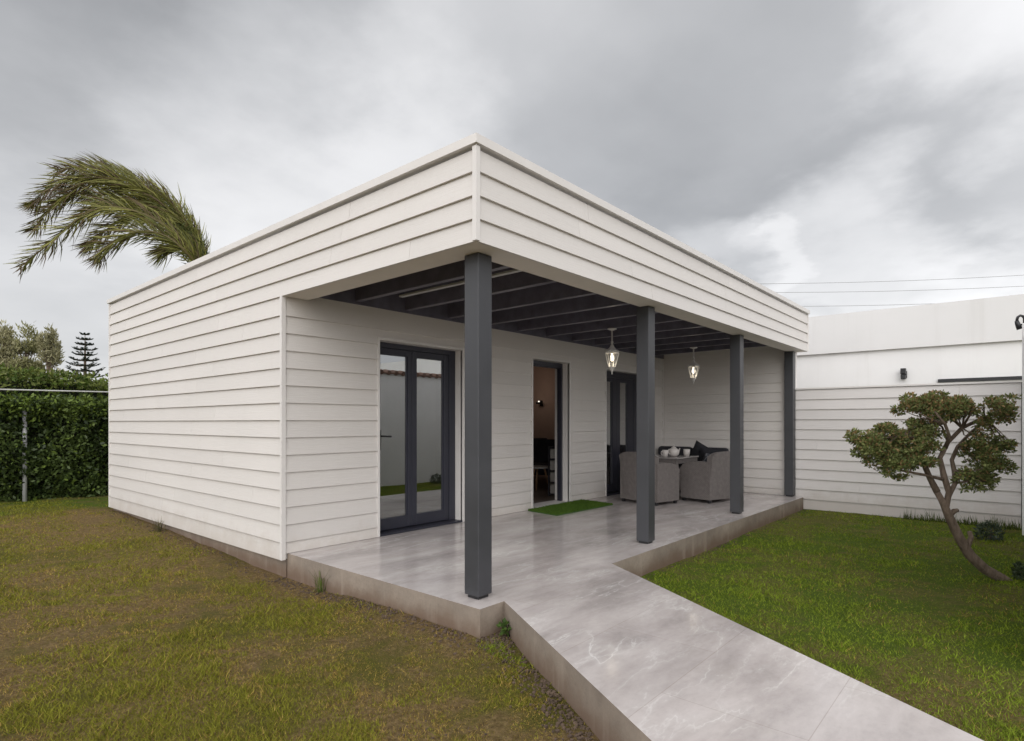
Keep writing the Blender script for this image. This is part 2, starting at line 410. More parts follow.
# ------------------------------------------------------------------ builders
WORLD = {}      # world position of each parent, so that meshes can be written in world coordinates
def props(o, label=None, cat=None, group=None, kind=None):
    if label: o['label'] = label
    if cat: o['category'] = cat
    if group: o['group'] = group
    if kind: o['kind'] = kind
    return o
def thing(name, label, cat, loc=(0, 0, 0), rz=0.0, group=None):
    o = bpy.data.objects.new(name, None)
    o.empty_display_size = 0.2
    COL.objects.link(o)
    o.location = loc; o.rotation_euler = (0, 0, rz)
    WORLD[o.name] = Vector(loc) if rz == 0 else None
    return props(o, label, cat, group)
class MB:
    def __init__(s): s.v = []; s.f = []; s.mi = []; s.tone = []
    def add(s, vs, fs, mi=0, tone=0.0):
        k = len(s.v); s.v.extend([tuple(q) for q in vs])
        s.f.extend([tuple(i + k for i in q) for q in fs]); s.mi.extend([mi] * len(fs)); s.tone.extend([tone] * len(vs))
        return s
    def hexa(s, p, mi=0, tone=0.0):      # p: bottom 4 then top 4, both counter-clockwise seen from above
        return s.add(p, [(3, 2, 1, 0), (4, 5, 6, 7), (0, 1, 5, 4), (1, 2, 6, 5), (2, 3, 7, 6), (3, 0, 4, 7)], mi, tone)
    def box(s, x0, x1, y0, y1, z0, z1, mi=0, tone=0.0):
        return s.hexa([(x0, y0, z0), (x1, y0, z0), (x1, y1, z0), (x0, y1, z0), (x0, y0, z1), (x1, y0, z1), (x1, y1, z1), (x0, y1, z1)], mi, tone)
    def cbox(s, x0, x1, y0, y1, z0, z1, c=0.008, mi=0):   # box with all edges bevelled
        bm = bmesh.new()
        vs = [bm.verts.new(q) for q in [(x0, y0, z0), (x1, y0, z0), (x1, y1, z0), (x0, y1, z0), (x0, y0, z1), (x1, y0, z1), (x1, y1, z1), (x0, y1, z1)]]
        for q in [(3, 2, 1, 0), (4, 5, 6, 7), (0, 1, 5, 4), (1, 2, 6, 5), (2, 3, 7, 6), (3, 0, 4, 7)]: bm.faces.new([vs[i] for i in q])
        bmesh.ops.bevel(bm, geom=bm.edges[:], offset=c, segments=2, affect='EDGES', profile=0.5)
        bm.verts.index_update()
        s.add([v.co[:] for v in bm.verts], [[v.index for v in f.verts] for f in bm.faces], mi)
        bm.free(); return s
    def prism(s, poly, z0, z1, mi=0, side_mi=None):
        n = len(poly); k = len(s.v)
        s.v.extend([(x, y, z0) for x, y in poly] + [(x, y, z1) for x, y in poly]); s.tone.extend([0.0] * 2 * n)
        s.f.append(tuple(k + i for i in reversed(range(n)))); s.mi.append(mi)
        s.f.append(tuple(k + n + i for i in range(n))); s.mi.append(mi)
        for i in range(n):
            j = (i + 1) % n
            s.f.append((k + i, k + j, k + n + j, k + n + i)); s.mi.append(mi if side_mi is None else side_mi)
        return s
    def tube(s, pts, rad, n=8, mi=0, jit=0.0):
        pts = [Vector(p) for p in pts]; k = len(s.v)
        up = Vector((0, 0, 1)); prev = None
        for i, p in enumerate(pts):
            t = (pts[min(i + 1, len(pts) - 1)] - pts[max(i - 1, 0)]).normalized()
            if prev is None:
                a = t.cross(up)
                if a.length < 1e-3: a = t.cross(Vector((1, 0, 0)))
            else:
                a = prev - t * prev.dot(t)
            a.normalize(); b = t.cross(a); prev = a
            r = rad[i] if isinstance(rad, (list, tuple)) else rad
            for j in range(n):
                an = 2 * math.pi * j / n; q = r * (1 + rng.uniform(-jit, jit))
                s.v.append(tuple(p + a * math.cos(an) * q + b * math.sin(an) * q)); s.tone.append(0.0)
        for i in range(len(pts) - 1):
            for j in range(n):
                a0 = k + i * n + j; a1 = k + i * n + (j + 1) % n
                s.f.append((a0, a1, a1 + n, a0 + n)); s.mi.append(mi)
        s.f.append(tuple(k + j for j in reversed(range(n)))); s.mi.append(mi)
        e = k + (len(pts) - 1) * n
        s.f.append(tuple(e + j for j in range(n))); s.mi.append(mi)
        return s
    def lathe(s, prof, c=(0, 0, 0), n=20, mi=0):
        k = len(s.v)
        for r, z in prof:
            for j in range(n):
                a = 2 * math.pi * j / n
                s.v.append((c[0] + r * math.cos(a), c[1] + r * math.sin(a), c[2] + z)); s.tone.append(0.0)
        for i in range(len(prof) - 1):
            for j in range(n):
                a0 = k + i * n + j; a1 = k + i * n + (j + 1) % n
                s.f.append((a0, a1, a1 + n, a0 + n)); s.mi.append(mi)
        s.f.append(tuple(k + j for j in reversed(range(n)))); s.mi.append(mi)
        e = k + (len(prof) - 1) * n
        s.f.append(tuple(e + j for j in range(n))); s.mi.append(mi)
        return s
    def build(s, name, mats, parent=None, local=False, smooth=False, kind=None):
        me = bpy.data.meshes.new(name)
        off = Vector((0, 0, 0))
        if parent is not None and not local:
            off = WORLD.get(parent.name) or Vector((0, 0, 0))
        me.from_pydata([(x - off.x, y - off.y, z - off.z) for x, y, z in s.v], [], s.f)
        for m in (mats if isinstance(mats, (list, tuple)) else [mats]): me.materials.append(m)
        if any(s.mi): me.polygons.foreach_set('material_index', s.mi)
        if any(s.tone):
            a = me.attributes.new('tone', 'FLOAT', 'POINT'); a.data.foreach_set('value', s.tone)
        if smooth: me.polygons.foreach_set('use_smooth', [True] * len(me.polygons))
        me.update()
        o = bpy.data.objects.new(name, me); COL.objects.link(o)
        if parent is not None:
            o.parent = parent
            WORLD[o.name] = off
        else: WORLD[o.name] = Vector((0, 0, 0))
        if smooth: 
            try: me.shade_auto_smooth = True
            except Exception: pass
        if kind: o['kind'] = kind
        return o
def np_mesh(name, verts, faces_n, mat, cols=None, parent=None, local=False):
    """verts: (N,3) array, faces are consecutive groups of faces_n vertices; cols: (N,3) vertex colours"""
    off = np.zeros(3)
    if parent is not None and not local: off = np.array(WORLD.get(parent.name) or (0, 0, 0))
    v = (verts - off).astype(np.float32); n = len(v); nf = n // faces_n
    me = bpy.data.meshes.new(name)
    me.vertices.add(n); me.vertices.foreach_set('co', v.ravel())
    me.loops.add(n); me.loops.foreach_set('vertex_index', np.arange(n, dtype=np.int32))
    me.polygons.add(nf); me.polygons.foreach_set('loop_start', np.arange(0, n, faces_n, dtype=np.int32))
    me.polygons.foreach_set('loop_total', np.full(nf, faces_n, dtype=np.int32))
    me.materials.append(mat)
    if cols is not None:
        a = me.color_attributes.new('Col', 'FLOAT_COLOR', 'POINT')
        c4 = np.ones((n, 4), np.float32); c4[:, :3] = cols; a.data.foreach_set('color', c4.ravel())
    me.update(calc_edges=True); me.validate()
    o = bpy.data.objects.new(name, me); COL.objects.link(o)
    if parent is not None: o.parent = parent
    return o
def copy_tree(o, parent=None):
    c = o.copy(); COL.objects.link(c)
    if parent is not None: c.parent = parent
    for ch in list(o.children): copy_tree(ch, c)
    return c

# value noise for shapes written in numpy
_perm = nr.random((256, 256))
def vnoise(x, y, f):
    x = np.asarray(x, float) * f + 101.3; y = np.asarray(y, float) * f + 57.9
    xi = np.floor(x).astype(int); yi = np.floor(y).astype(int); fx = x - xi; fy = y - yi
    fx = fx * fx * (3 - 2 * fx); fy = fy * fy * (3 - 2 * fy)
    g = lambda a, b: _perm[a % 256, b % 256]
    return (g(xi, yi) * (1 - fx) + g(xi + 1, yi) * fx) * (1 - fy) + (g(xi, yi + 1) * (1 - fx) + g(xi + 1, yi + 1) * fx) * fy
def lawn_p(x, y):
    x = np.asarray(x, float); y = np.asarray(y, float)
    u = 0.8 * x - 0.6 * y; w = 0.6 * x + 0.8 * y
    u2 = u + 0.9 * (vnoise(w, u, 1.3) - 0.5) + 0.3 * (vnoise(u, w, 4.1) - 0.5); w2 = w + 0.9 * (vnoise(u + 9, w, 1.1) - 0.5) + 0.3 * (vnoise(w + 5, u, 4.7) - 0.5)
    return 0.36 * vnoise(u2, w2, 0.85) + 0.28 * vnoise(x + u2, y - w2, 1.3) + 0.20 * vnoise(w2 + 17, u2 + 31, 5.5) + 0.16 * vnoise(x + 3 * w2, y, 4.0)
def sstep(a, b, x):
    t = np.clip((np.asarray(x, float) - a) / (b - a), 0, 1); return t * t * (3 - 2 * t)

# ------------------------------------------------------------------ ground
def gz(x, y):
    x = np.asarray(x, float); y = np.asarray(y, float)
    z = -0.205 + 0.10 * sstep(4.5, 10.5, y) * (1 - sstep(5, 9, x))
    z = z + 0.035 * (vnoise(x, y, 0.55) - 0.5) * 2 * 0.6 + 0.022 * (vnoise(x, y, 2.3) - 0.5)
    # loose soil banked against the edge of the slab and the path
    e1 = np.exp(-((x - 2.6) / 0.22) ** 2) * sstep(2.3, 2.8, y) * (1 - sstep(3.2, 4.2, y))
    z = z + 0.03 * e1
    z = z - 0.04 * np.exp(-((y - 5.2) / 1.1) ** 2) * np.exp(-((x - 2.6) / 0.9) ** 2)
    far = sstep(16, 40, np.hypot(x - 4, y - 4))
    return z * (1 - far) + far * -0.2
def axis(a, b, step, far):
    core = np.arange(a, b + 1e-6, step); out_ = []
    d = step; p = b
    while p < far: d *= 1.35; p += d; out_.append(p)
    d = step; q = a; lo = []
    while q > -far: d *= 1.35; q -= d; lo.append(q)
    return np.array(lo[::-1] + list(core) + out_)
gx = axis(-3, 11.5, 0.1, 900); gy = axis(-2.5, 14, 0.1, 900)
XX, YY = np.meshgrid(gx, gy)
ZZ = gz(XX, YY) + 0.008 * (nr.random(XX.shape) - 0.5)
gv = np.stack([XX, YY, ZZ], -1).reshape(-1, 3)
nx, ny = len(gx), len(gy)
ids = np.arange(nx * ny).reshape(ny, nx)
gf = np.stack([ids[:-1, :-1], ids[:-1, 1:], ids[1:, 1:], ids[1:, :-1]], -1).reshape(-1, 4)
me = bpy.data.meshes.new('ground'); me.from_pydata(gv.tolist(), [], gf.tolist()); me.materials.append(M['ground'])
me.polygons.foreach_set('use_smooth', [True] * len(me.polygons))
ground = bpy.data.objects.new('ground', me); COL.objects.link(ground); ground['kind'] = 'structure'

# terrace and path: one pour of concrete faced with grey marble slabs
PATH_DIR = np.array([-0.5075, -0.8616])
A0 = np.array([2.933, 2.613]); B0 = np.array([4.311, 2.613])
A1 = A0 + PATH_DIR * 4.6; B1 = B0 + PATH_DIR * 4.6
mb = MB()
mb.prism([(2.7015, 2.613), (10.14, 2.613), (10.14, 5.066), (2.7015, 5.066)], -0.6, 0.0, 0, 1)
mb.build('terrace', [M['tile'], M['concrete']], kind='structure')
mb = MB()
mb.prism([tuple(A1), tuple(B1), tuple(B0 - (0, 0.001)), tuple(A0 - (0, 0.001))], -0.6, 0.0, 0, 1)
mb.build('path', [M['tile'], M['concrete']], kind='structure')

# ------------------------------------------------------------------ the house
WX, FY, HY, LY, RX = 2.662, 2.609, 5.072, 10.2, 10.33
ZT, ZC, ZS, ZB = 2.948, 3.017, 2.352, -0.054      # top of boards, coping, soffit, foot of boards
LINES = [2.948, 2.7945, 2.642, 2.4935, 2.346] + [2.334 - 0.1592 * j for j in range(1, 16)]
house = thing('bungalow', 'white flat-roofed bungalow clad in horizontal boards with a dark post-and-beam porch', 'house', (6.4, 6.4, -0.2))

def siding(mb, ax, plane, u0, u1, lines, openings=(), seams=True, lap=0.018, groove=0.009):
    """lapped boards on a wall along axis ax, facing the negative side of the other axis"""
    for r in range(len(lines) - 1):
        zt, zb = lines[r] - groove, lines[r + 1]
        brk = sorted({zb, zt} | {z for o in openings for z in (o[2], o[3]) if zb < z < zt})
        # staggered butt joints
        joints = []
        if seams:
            p = u0 + rng.uniform(0.5, 3.2)
            while p < u1 - 0.3:
                joints.append(p); p += rng.choice([3.0, 3.0, 2.2])
        for a, b in zip(brk[:-1], brk[1:]):
            segs = [(u0, u1)]
            for o in openings:
                if o[2] < (a + b) / 2 < o[3]:
                    ns = []
                    for s0, s1 in segs:
                        if o[1] <= s0 or o[0] >= s1: ns.append((s0, s1)); continue
                        if o[0] > s0: ns.append((s0, o[0]))
                        if o[1] < s1: ns.append((o[1], s1))
                    segs = ns
            fin = []
            for s0, s1 in segs:
                cut = [s0] + [j for j in joints if s0 + 0.05 < j < s1 - 0.05] + [s1]
                for q in range(len(cut) - 1):
                    fin.append((cut[q] + (0.0012 if q > 0 else 0), cut[q + 1] - (0.0012 if q < len(cut) - 2 else 0)))
            f = lambda z: 0.003 + lap * (zt - z) / (zt - zb)
            for s0, s1 in fin:
                P = (lambda u, o_, z: (u, plane - o_, z)) if ax == 'x' else (lambda u, o_, z: (plane - o_, u, z))
                pts = [P(s0, f(a), a), P(s1, f(a), a), P(s1, -0.001, a), P(s0, -0.001, a), P(s0, f(b), b), P(s1, f(b), b), P(s1, -0.001, b), P(s0, -0.001, b)]
                if ax == 'y':
                    pts = [pts[i] for i in (1, 0, 3, 2, 5, 4, 7, 6)]
                mb.hexa(pts, 0, rng.random() + 0.01)

# walls behind the boards
D1, D2, D3 = (3.72, 4.93), (6.275, 7.146), (8.17, 9.40)
DZ = 2.065
OPEN = [(D1[0], D1[1], -0.2, DZ), (D2[0], D2[1], -0.2, DZ + 0.015), (D3[0], D3[1], -0.2, DZ - 0.01)]
T = 0.26
mb = MB()
xs = [WX + 0.015] + [q for o in OPEN for q in o[:2]] + [10.2]
for i in range(0, len(xs), 2): mb.box(xs[i], xs[i + 1], HY, HY + T, -0.05, 2.6)
for o in OPEN: mb.box(o[0], o[1], HY, HY + T, o[3], 2.6)
mb.build('wall', M['trim'], house)
mb = MB(); mb.box(WX + 0.001, WX + 0.25, HY + T + 0.001, LY, -0.05, 2.9)
mb.box(WX + 0.001, WX + 0.014, HY, HY + T, -0.05, 2.9)
mb.build('wall', M['trim'], house)
mb = MB(); mb.box(10.2, RX, 2.76, LY, -0.3, 2.9); mb.build('wall', M['trim'], house)
mb = MB(); mb.box(WX + 0.25, 10.2, LY - 0.2, LY - 0.001, -0.05, 2.9); mb.build('wall', M['trim'], house)
# boards
mb = MB(); siding(mb, 'y', WX, FY + 0.01, LY - 0.025, LINES[:5])
siding(mb, 'y', WX, HY + 0.01, LY - 0.025, LINES[4:])
mb.build('siding', M['siding'], house)
mb = MB(); siding(mb, 'x', FY, WX + 0.01, RX - 0.012, LINES[:5]); mb.build('siding', M['siding'], house)
fl = [2.43] + LINES[5:19] + [0.003]
mb = MB(); siding(mb, 'x', HY, WX + 0.014, 10.18, fl, [(a - 0.028, b + 0.028, c, d + 0.028) for a, b, c, d in OPEN], seams=False, lap=0.016)
mb.build('siding', M['siding'], house)
mb = MB(); siding(mb, 'y', 10.2, 2.90, HY - 0.02, fl, seams=False, lap=0.016); mb.build('siding', M['siding'], house)
# corner boards
mb = MB()
e = 0.0235
def corner(mb, x, y, z0, z1, w=0.012):
    mb.box(x - e, x + w, y - e, y, z0, z1); mb.box(x - e, x, y, y + w, z0, z1)
corner(mb, WX, FY, ZS + 0.001, ZT + 0.004); mb.build('corner_trim', M['trim'], house); mb = MB()
mb.box(WX - e, WX + 0.001, HY - 0.004, HY + 0.012, ZB, LINES[4]); mb.box(WX - e, WX + 0.016, HY - e, HY - 0.004, ZB, LINES[4])
mb.build('corner_trim', M['trim'], house)
mb = MB(); mb.box(WX - e, WX, LY - 0.025, LY + 0.01, ZB, ZT + 0.004); mb.build('corner_trim', M['trim'], house)
mb = MB(); mb.box(RX - 0.012, RX + 0.012, FY - e, FY + 0.02, ZS + 0.001, ZT + 0.004); mb.build('corner_trim', M['trim'], house)
mb = MB(); mb.box(10.155, 10.1795, HY - 0.020, HY - 0.001, 0.003, 2.43); mb.build('corner_trim', M['trim'], house)
# casings round the openings
for o in OPEN:
    mb = MB(); z1 = o[3]
    mb.box(o[0] - 0.028, o[0], HY - 0.0205, HY + 0.02, 0.003, z1 + 0.028)
    mb.box(o[1], o[1] + 0.028, HY - 0.0205, HY + 0.02, 0.003, z1 + 0.028)
    mb.box(o[0], o[1], HY - 0.0205, HY + 0.02, z1 + 0.0005, z1 + 0.028)
    mb.build('door_casing', M['trim'], house)
# fascia backing, soffit, coping, roof
mb = MB()
mb.box(WX + 0.001, WX + 0.045, FY + 0.045, HY - 0.001, ZS + 0.003, 2.93)
mb.box(WX + 0.001, RX - 0.014, FY + 0.001, FY + 0.045, ZS + 0.003, 2.93)
mb.box(RX - 0.014, RX, FY + 0.001, 2.759, ZS + 0.003, 2.93)
mb.build('fascia', M['trim'], house)
mb = MB()
SI = 0.235
mb.box(WX + 0.003, WX + SI, FY + SI, HY - 0.021, ZS - 0.006, ZS + 0.002)
mb.box(WX + 0.003, RX - 0.003, FY + 0.003, FY + SI, ZS - 0.006, ZS + 0.002)
mb.build('soffit', M['soffit'], house)
mb = MB()
mb.box(WX + SI - 0.02, WX + SI - 0.001, FY + SI, HY - 0.021, ZS + 0.003, 2.62)
mb.box(WX + SI - 0.001, 10.19, FY + SI - 0.02, FY + SI - 0.001, ZS + 0.003, 2.62)
mb.build('edge_beam', M['beam'], house)
mb = MB()
c0 = 0.038
mb.box(WX - c0, RX + c0, FY - c0, FY + 0.10, ZT + 0.012, ZC); mb.box(WX - c0, WX + 0.10, FY + 0.10, LY + c0, ZT + 0.012, ZC)
mb.box(RX - 0.10, RX + c0, FY + 0.10, LY + c0, ZT + 0.012, ZC); mb.box(WX + 0.10, RX - 0.10, LY - 0.10, LY + c0, ZT + 0.012, ZC)
mb.build('roof_coping', M['trim'], house)
mb = MB(); mb.box(WX + 0.05, RX - 0.05, FY + 0.05, LY - 0.05, 2.72, 2.82); mb.build('roof', M['roof'], house)
mb = MB()
mb.box(WX + SI, 10.19, FY + SI, HY - 0.002, 2.63, 2.65)
mb.build('porch_ceiling', M['ceiling'], house)
for i in range(11):
    x = 3.45 + 0.63 * i
    mb = MB(); mb.cbox(x - 0.032, x + 0.032, FY + SI + 0.001, HY - 0.022, 2.42, 2.628, 0.005); mb.build('beam', M['beam'], house)
mb = MB(); mb.box(WX + SI, 10.19, HY - 0.021, HY - 0.001, 2.392, 2.628); mb.build('wall_plate', M['beam'], house)
mb = MB(); mb.box(3.535, 3.580, FY + SI + 0.001, 4.50, 2.404, 2.4195); mb.build('pale_batten', M['pole'], house)
# posts
for x, y in ((2.822, 2.745), (5.21, 2.745), (7.70, 2.745), (10.06, 2.745)):
    mb = MB()
    mb.cbox(x, x + 0.135, y, y + 0.135, 0.022, ZS - 0.007, 0.006)
    p = mb.build('post', M['steel'], house)
    mb = MB(); mb.box(x + 0.018, x + 0.117, y + 0.018, y + 0.117, 0.001, 0.0215); mb.build('base_plate', M['black'], p)
mb = MB(); mb.box(WX + 0.04, 10.15, HY + 0.02, LY - 0.02, -0.7, -0.051); mb.box(WX + 0.03, WX + 0.039, HY, LY - 0.03, -0.7, -0.056)
mb.build('foundation', M['concrete'], house)

# doors
def leaf(x0, x1, z1, y, gl0, gl1, handle=None):
    mb = MB(); d = 0.03
    mb.cbox(x0, gl0, y - d, y + d, 0.03, z1, 0.004); mb.cbox(gl1, x1, y - d, y + d, 0.03, z1, 0.004)
    mb.cbox(gl0, gl1, y - d + 0.002, y + d - 0.002, 0.03, 0.155, 0.003); mb.cbox(gl0, gl1, y - d + 0.002, y + d - 0.002, z1 - 0.065, z1, 0.003)
    b = 0.012
    for a in ((gl0, gl0 + b), (gl1 - b, gl1)): mb.box(a[0], a[1], y - 0.016, y + 0.016, 0.155, z1 - 0.065)
    lf = mb.build('door_leaf', M['door_alu'], house)
    g = MB(); g.box(gl0 + b, gl1 - b, y - 0.004, y + 0.004, 0.155, z1 - 0.065); g.build('pane', M['glass'], lf)
    if handle:
        h = MB(); hx = handle
        h.cbox(hx - 0.016, hx + 0.016, y - d - 0.008, y - d - 0.0005, 0.90, 1.12, 0.003)
        h.tube([(hx, y - d - 0.008, 1.05), (hx, y - d - 0.05, 1.05), (hx + 0.03, y - d - 0.058, 1.05), (hx + 0.11, y - d - 0.058, 1.045)], 0.009, 8)
        h.build('handle', M['black'], lf, smooth=True)
    return lf
def frame(o, left, right, head, y0=5.185, y1=5.26):
    mb = MB(); x0, x1, z1 = o[0], o[1], o[3]
    mb.cbox(x0 + 0.001, x0 + left, y0, y1, 0.0215, z1 - 0.001, 0.004); mb.cbox(x1 - right, x1 - 0.001, y0, y1, 0.0215, z1 - 0.001, 0.004)
    mb.cbox(x0 + left, x1 - right, y0, y1, z1 - head, z1 - 0.001, 0.004)
    mb.box(x0 + left, x1 - right, y0 + 0.02, y1 - 0.02, z1 - head - 0.02, z1 - head)
    fr = mb.build('door_frame', M['door_alu'], house)
    s = MB(); s.box(x0 + 0.001, x1 - 0.001, HY - 0.012, HY + T - 0.002, 0.002, 0.021); s.build('threshold', M['trim'] if o is OPEN[1] else M['door_alu'], house)
    return fr
frame(OPEN[0], 0.05, 0.10, 0.055)
leaf(3.773, 4.262, 2.0, 5.222, 3.825, 4.205, handle=3.818)
leaf(4.266, 4.826, 2.0, 5.222, 4.332, 4.750)
frame(OPEN[1], 0.05, 0.042, 0.06)
# the middle door stands open, its leaf swung into the room
mb = MB(); xx = 6.36
mb.cbox(xx - 0.03, xx + 0.03, 5.30, 5.39, 0.03, 1.99, 0.004); mb.cbox(xx - 0.03, xx + 0.03, 5.93, 6.02, 0.03, 1.99, 0.004)
mb.cbox(xx - 0.028, xx + 0.028, 5.39, 5.93, 0.03, 0.155, 0.003); mb.cbox(xx - 0.028, xx + 0.028, 5.39, 5.93, 1.905, 1.99, 0.003)
lf = mb.build('door_leaf', M['door_alu'], house)
g = MB(); g.box(xx - 0.004, xx + 0.004, 5.39, 5.93, 0.155, 1.905); g.build('pane', M['glass'], lf)
frame(OPEN[2], 0.05, 0.10, 0.10)
leaf(8.222, 8.72, 1.95, 5.222, 8.28, 8.59)
leaf(8.724, 9.298, 1.95, 5.222, 8.83, 9.10)
# the room behind the doors
mb = MB(); mb.box(2.93, 10.18, HY + T + 0.001, LY - 0.21, -0.05, 0.008); mb.build('floor', M['inner_floor'], house)
mb = MB()
mb.box(10.15, 10.19, HY + T + 0.002, LY - 0.21, 0.009, 2.5); mb.box(2.93, 10.15, LY - 0.24, LY - 0.21, 0.009, 2.5)
mb.box(2.93, 2.95, HY + T + 0.002, LY - 0.24, 0.009, 2.5); mb.box(2.93, 10.19, HY + T + 0.002, LY - 0.21, 2.5, 2.55)
mb.box(5.55, 5.65, HY + T + 0.002, LY - 0.24, 0.009, 2.5)
mb.build('interior_wall', M['inner_wall'], house)

# ------------------------------------------------------------------ lanterns
def make_lantern(x, y, zt, label, rz=0):
    t = thing('hanging_lantern', label, 'lantern', (x, y, zt), rz, 'lanterns hanging under the porch beams')
    mb = MB(); mb.lathe([(0.0, 0), (0.058, 0), (0.06, -0.012), (0.03, -0.022), (0.012, -0.03)][::-1], n=16); mb.build('ceiling_rose', M['white_metal'], t, True, True)
    mb = MB(); mb.lathe([(0.011, -0.205), (0.011, -0.19), (0.017, -0.185), (0.017, -0.17), (0.011, -0.165), (0.011, -0.03)], n=10); mb.build('stem', M['white_metal'], t, True, True)
    mb = MB(); mb.lathe([(0.085, -0.31), (0.098, -0.305), (0.098, -0.295), (0.06, -0.268), (0.032, -0.245), (0.022, -0.222), (0.014, -0.205)], n=6); mb.build('cap', M['white_metal'], t, True)
    # six glazed sides tapering down, with ribs on the corners
    def ring(r, z): return [Vector((r * math.cos(k * math.pi / 3), r * math.sin(k * math.pi / 3), z)) for k in range(6)]
    r0, r1 = ring(0.092, -0.315), ring(0.042, -0.505)
    fr = MB()
    for k in range(6):
        fr.tube([r0[k], r1[k]], 0.0055, 6)
        fr.tube([r0[k], r0[(k + 1) % 6]], 0.006, 6); fr.tube([r1[k], r1[(k + 1) % 6]], 0.006, 6)
    fr.lathe([(0.004, -0.60), (0.010, -0.588), (0.006, -0.573), (0.016, -0.558), (0.022, -0.54), (0.038, -0.515), (0.043, -0.507)], n=12)
    fr = fr.build('cage', M['white_metal'], t, True)
    g = MB()
    for k in range(6):
        j = (k + 1) % 6; s = 0.965
        g.add([r1[k] * s + Vector((0, 0, -0.505 * (1 - s))), r1[j] * s + Vector((0, 0, -0.505 * (1 - s))), r0[j] * s + Vector((0, 0, -0.315 * (1 - s))), r0[k] * s + Vector((0, 0, -0.315 * (1 - s)))], [(0, 1, 2, 3)])
    g.build('glass_panes', M['lantern_glass'], t, True)
    b = MB(); b.lathe([(0.004, -0.425), (0.02, -0.418), (0.029, -0.395), (0.027, -0.37), (0.015, -0.345), (0.013, -0.325)], n=14); b.build('bulb', M['bulb'], t, True, True)
    s = MB(); s.lathe([(0.016, -0.325), (0.016, -0.30)], n=10); s.build('socket', M['white_metal'], t, True)
    l = bpy.data.lights.new('lantern_light', 'POINT'); l.energy = 0.5; l.color = (1, 0.88, 0.70); l.shadow_soft_size = 0.05
    lo = bpy.data.objects.new('lantern_light', l); COL.objects.link(lo); lo.parent = t; lo.location = (0, 0, -0.45)
    return t
make_lantern(6.60, 4.00, 2.42, 'lit white hanging lantern over the green doormat, the nearer of the two', 0.2)
make_lantern(9.12, 4.00, 2.42, 'lit white hanging lantern over the tea table, the farther of the two', 0.6)

# ------------------------------------------------------------------ porch furniture
def arch_panel(mb, x0, x1, y0, y1, z0, zf, zb, n=10):
    """an arm: a slab in the x-z plane with a softly arched top, zf at the front (x1), zb at the back (x0)"""
    top = []
    for i in range(n + 1):
        t = i / n
        z = zb + (zf - zb) * t + 0.035 * math.sin(math.pi * t)
        if t > 0.85: z -= 0.05 * ((t - 0.85) / 0.15) ** 2
        top.append((x0 + (x1 - x0) * t, z))
    prof = [(x0, z0), (x1 - 0.02, z0)] + top[::-1]
    k = len(mb.v); m = len(prof)
    bulge = 0.0
    mb.v.extend([(x, y0, z) for x, z in prof] + [(x, y1, z) for x, z in prof]); mb.tone.extend([0] * 2 * m)
    mb.f.append(tuple(k + i for i in range(m))); mb.f.append(tuple(k + m + i for i in reversed(range(m)))); mb.mi.extend([0, 0])
    for i in range(m):
        j = (i + 1) % m; mb.f.append((k + j, k + i, k + m + i, k + m + j)); mb.mi.append(0)
def pillow(mb, w, h, d, n=10, power=0.55):
    """a soft square cushion in the y-z plane, thickness along x, centred on the origin"""
    for sgn in (1, -1):
        k = len(mb.v)
        for i in range(n + 1):
            for j in range(n + 1):
                u = -1 + 2 * i / n; v = -1 + 2 * j / n
                t = max(0, (1 - u ** 4) * (1 - v ** 4)) ** power
                pin = 1 - 0.07 * (1 - (u * v) ** 2) * 0.0
                uu = u * (1 - 0.06 * (1 - abs(v)) * 0) ; 
                mb.v.append((sgn * d / 2 * t, uu * w / 2 * (1 - 0.05 * (1 - v * v)), v * h / 2 * (1 - 0.05 * (1 - u * u)))); mb.tone.append(0.0)
        for i in range(n):
            for j in range(n):
                q = (k + i * (n + 1) + j, k + (i + 1) * (n + 1) + j, k + (i + 1) * (n + 1) + j + 1, k + i * (n + 1) + j + 1)
                mb.f.append(q if sgn > 0 else q[::-1]); mb.mi.append(0)
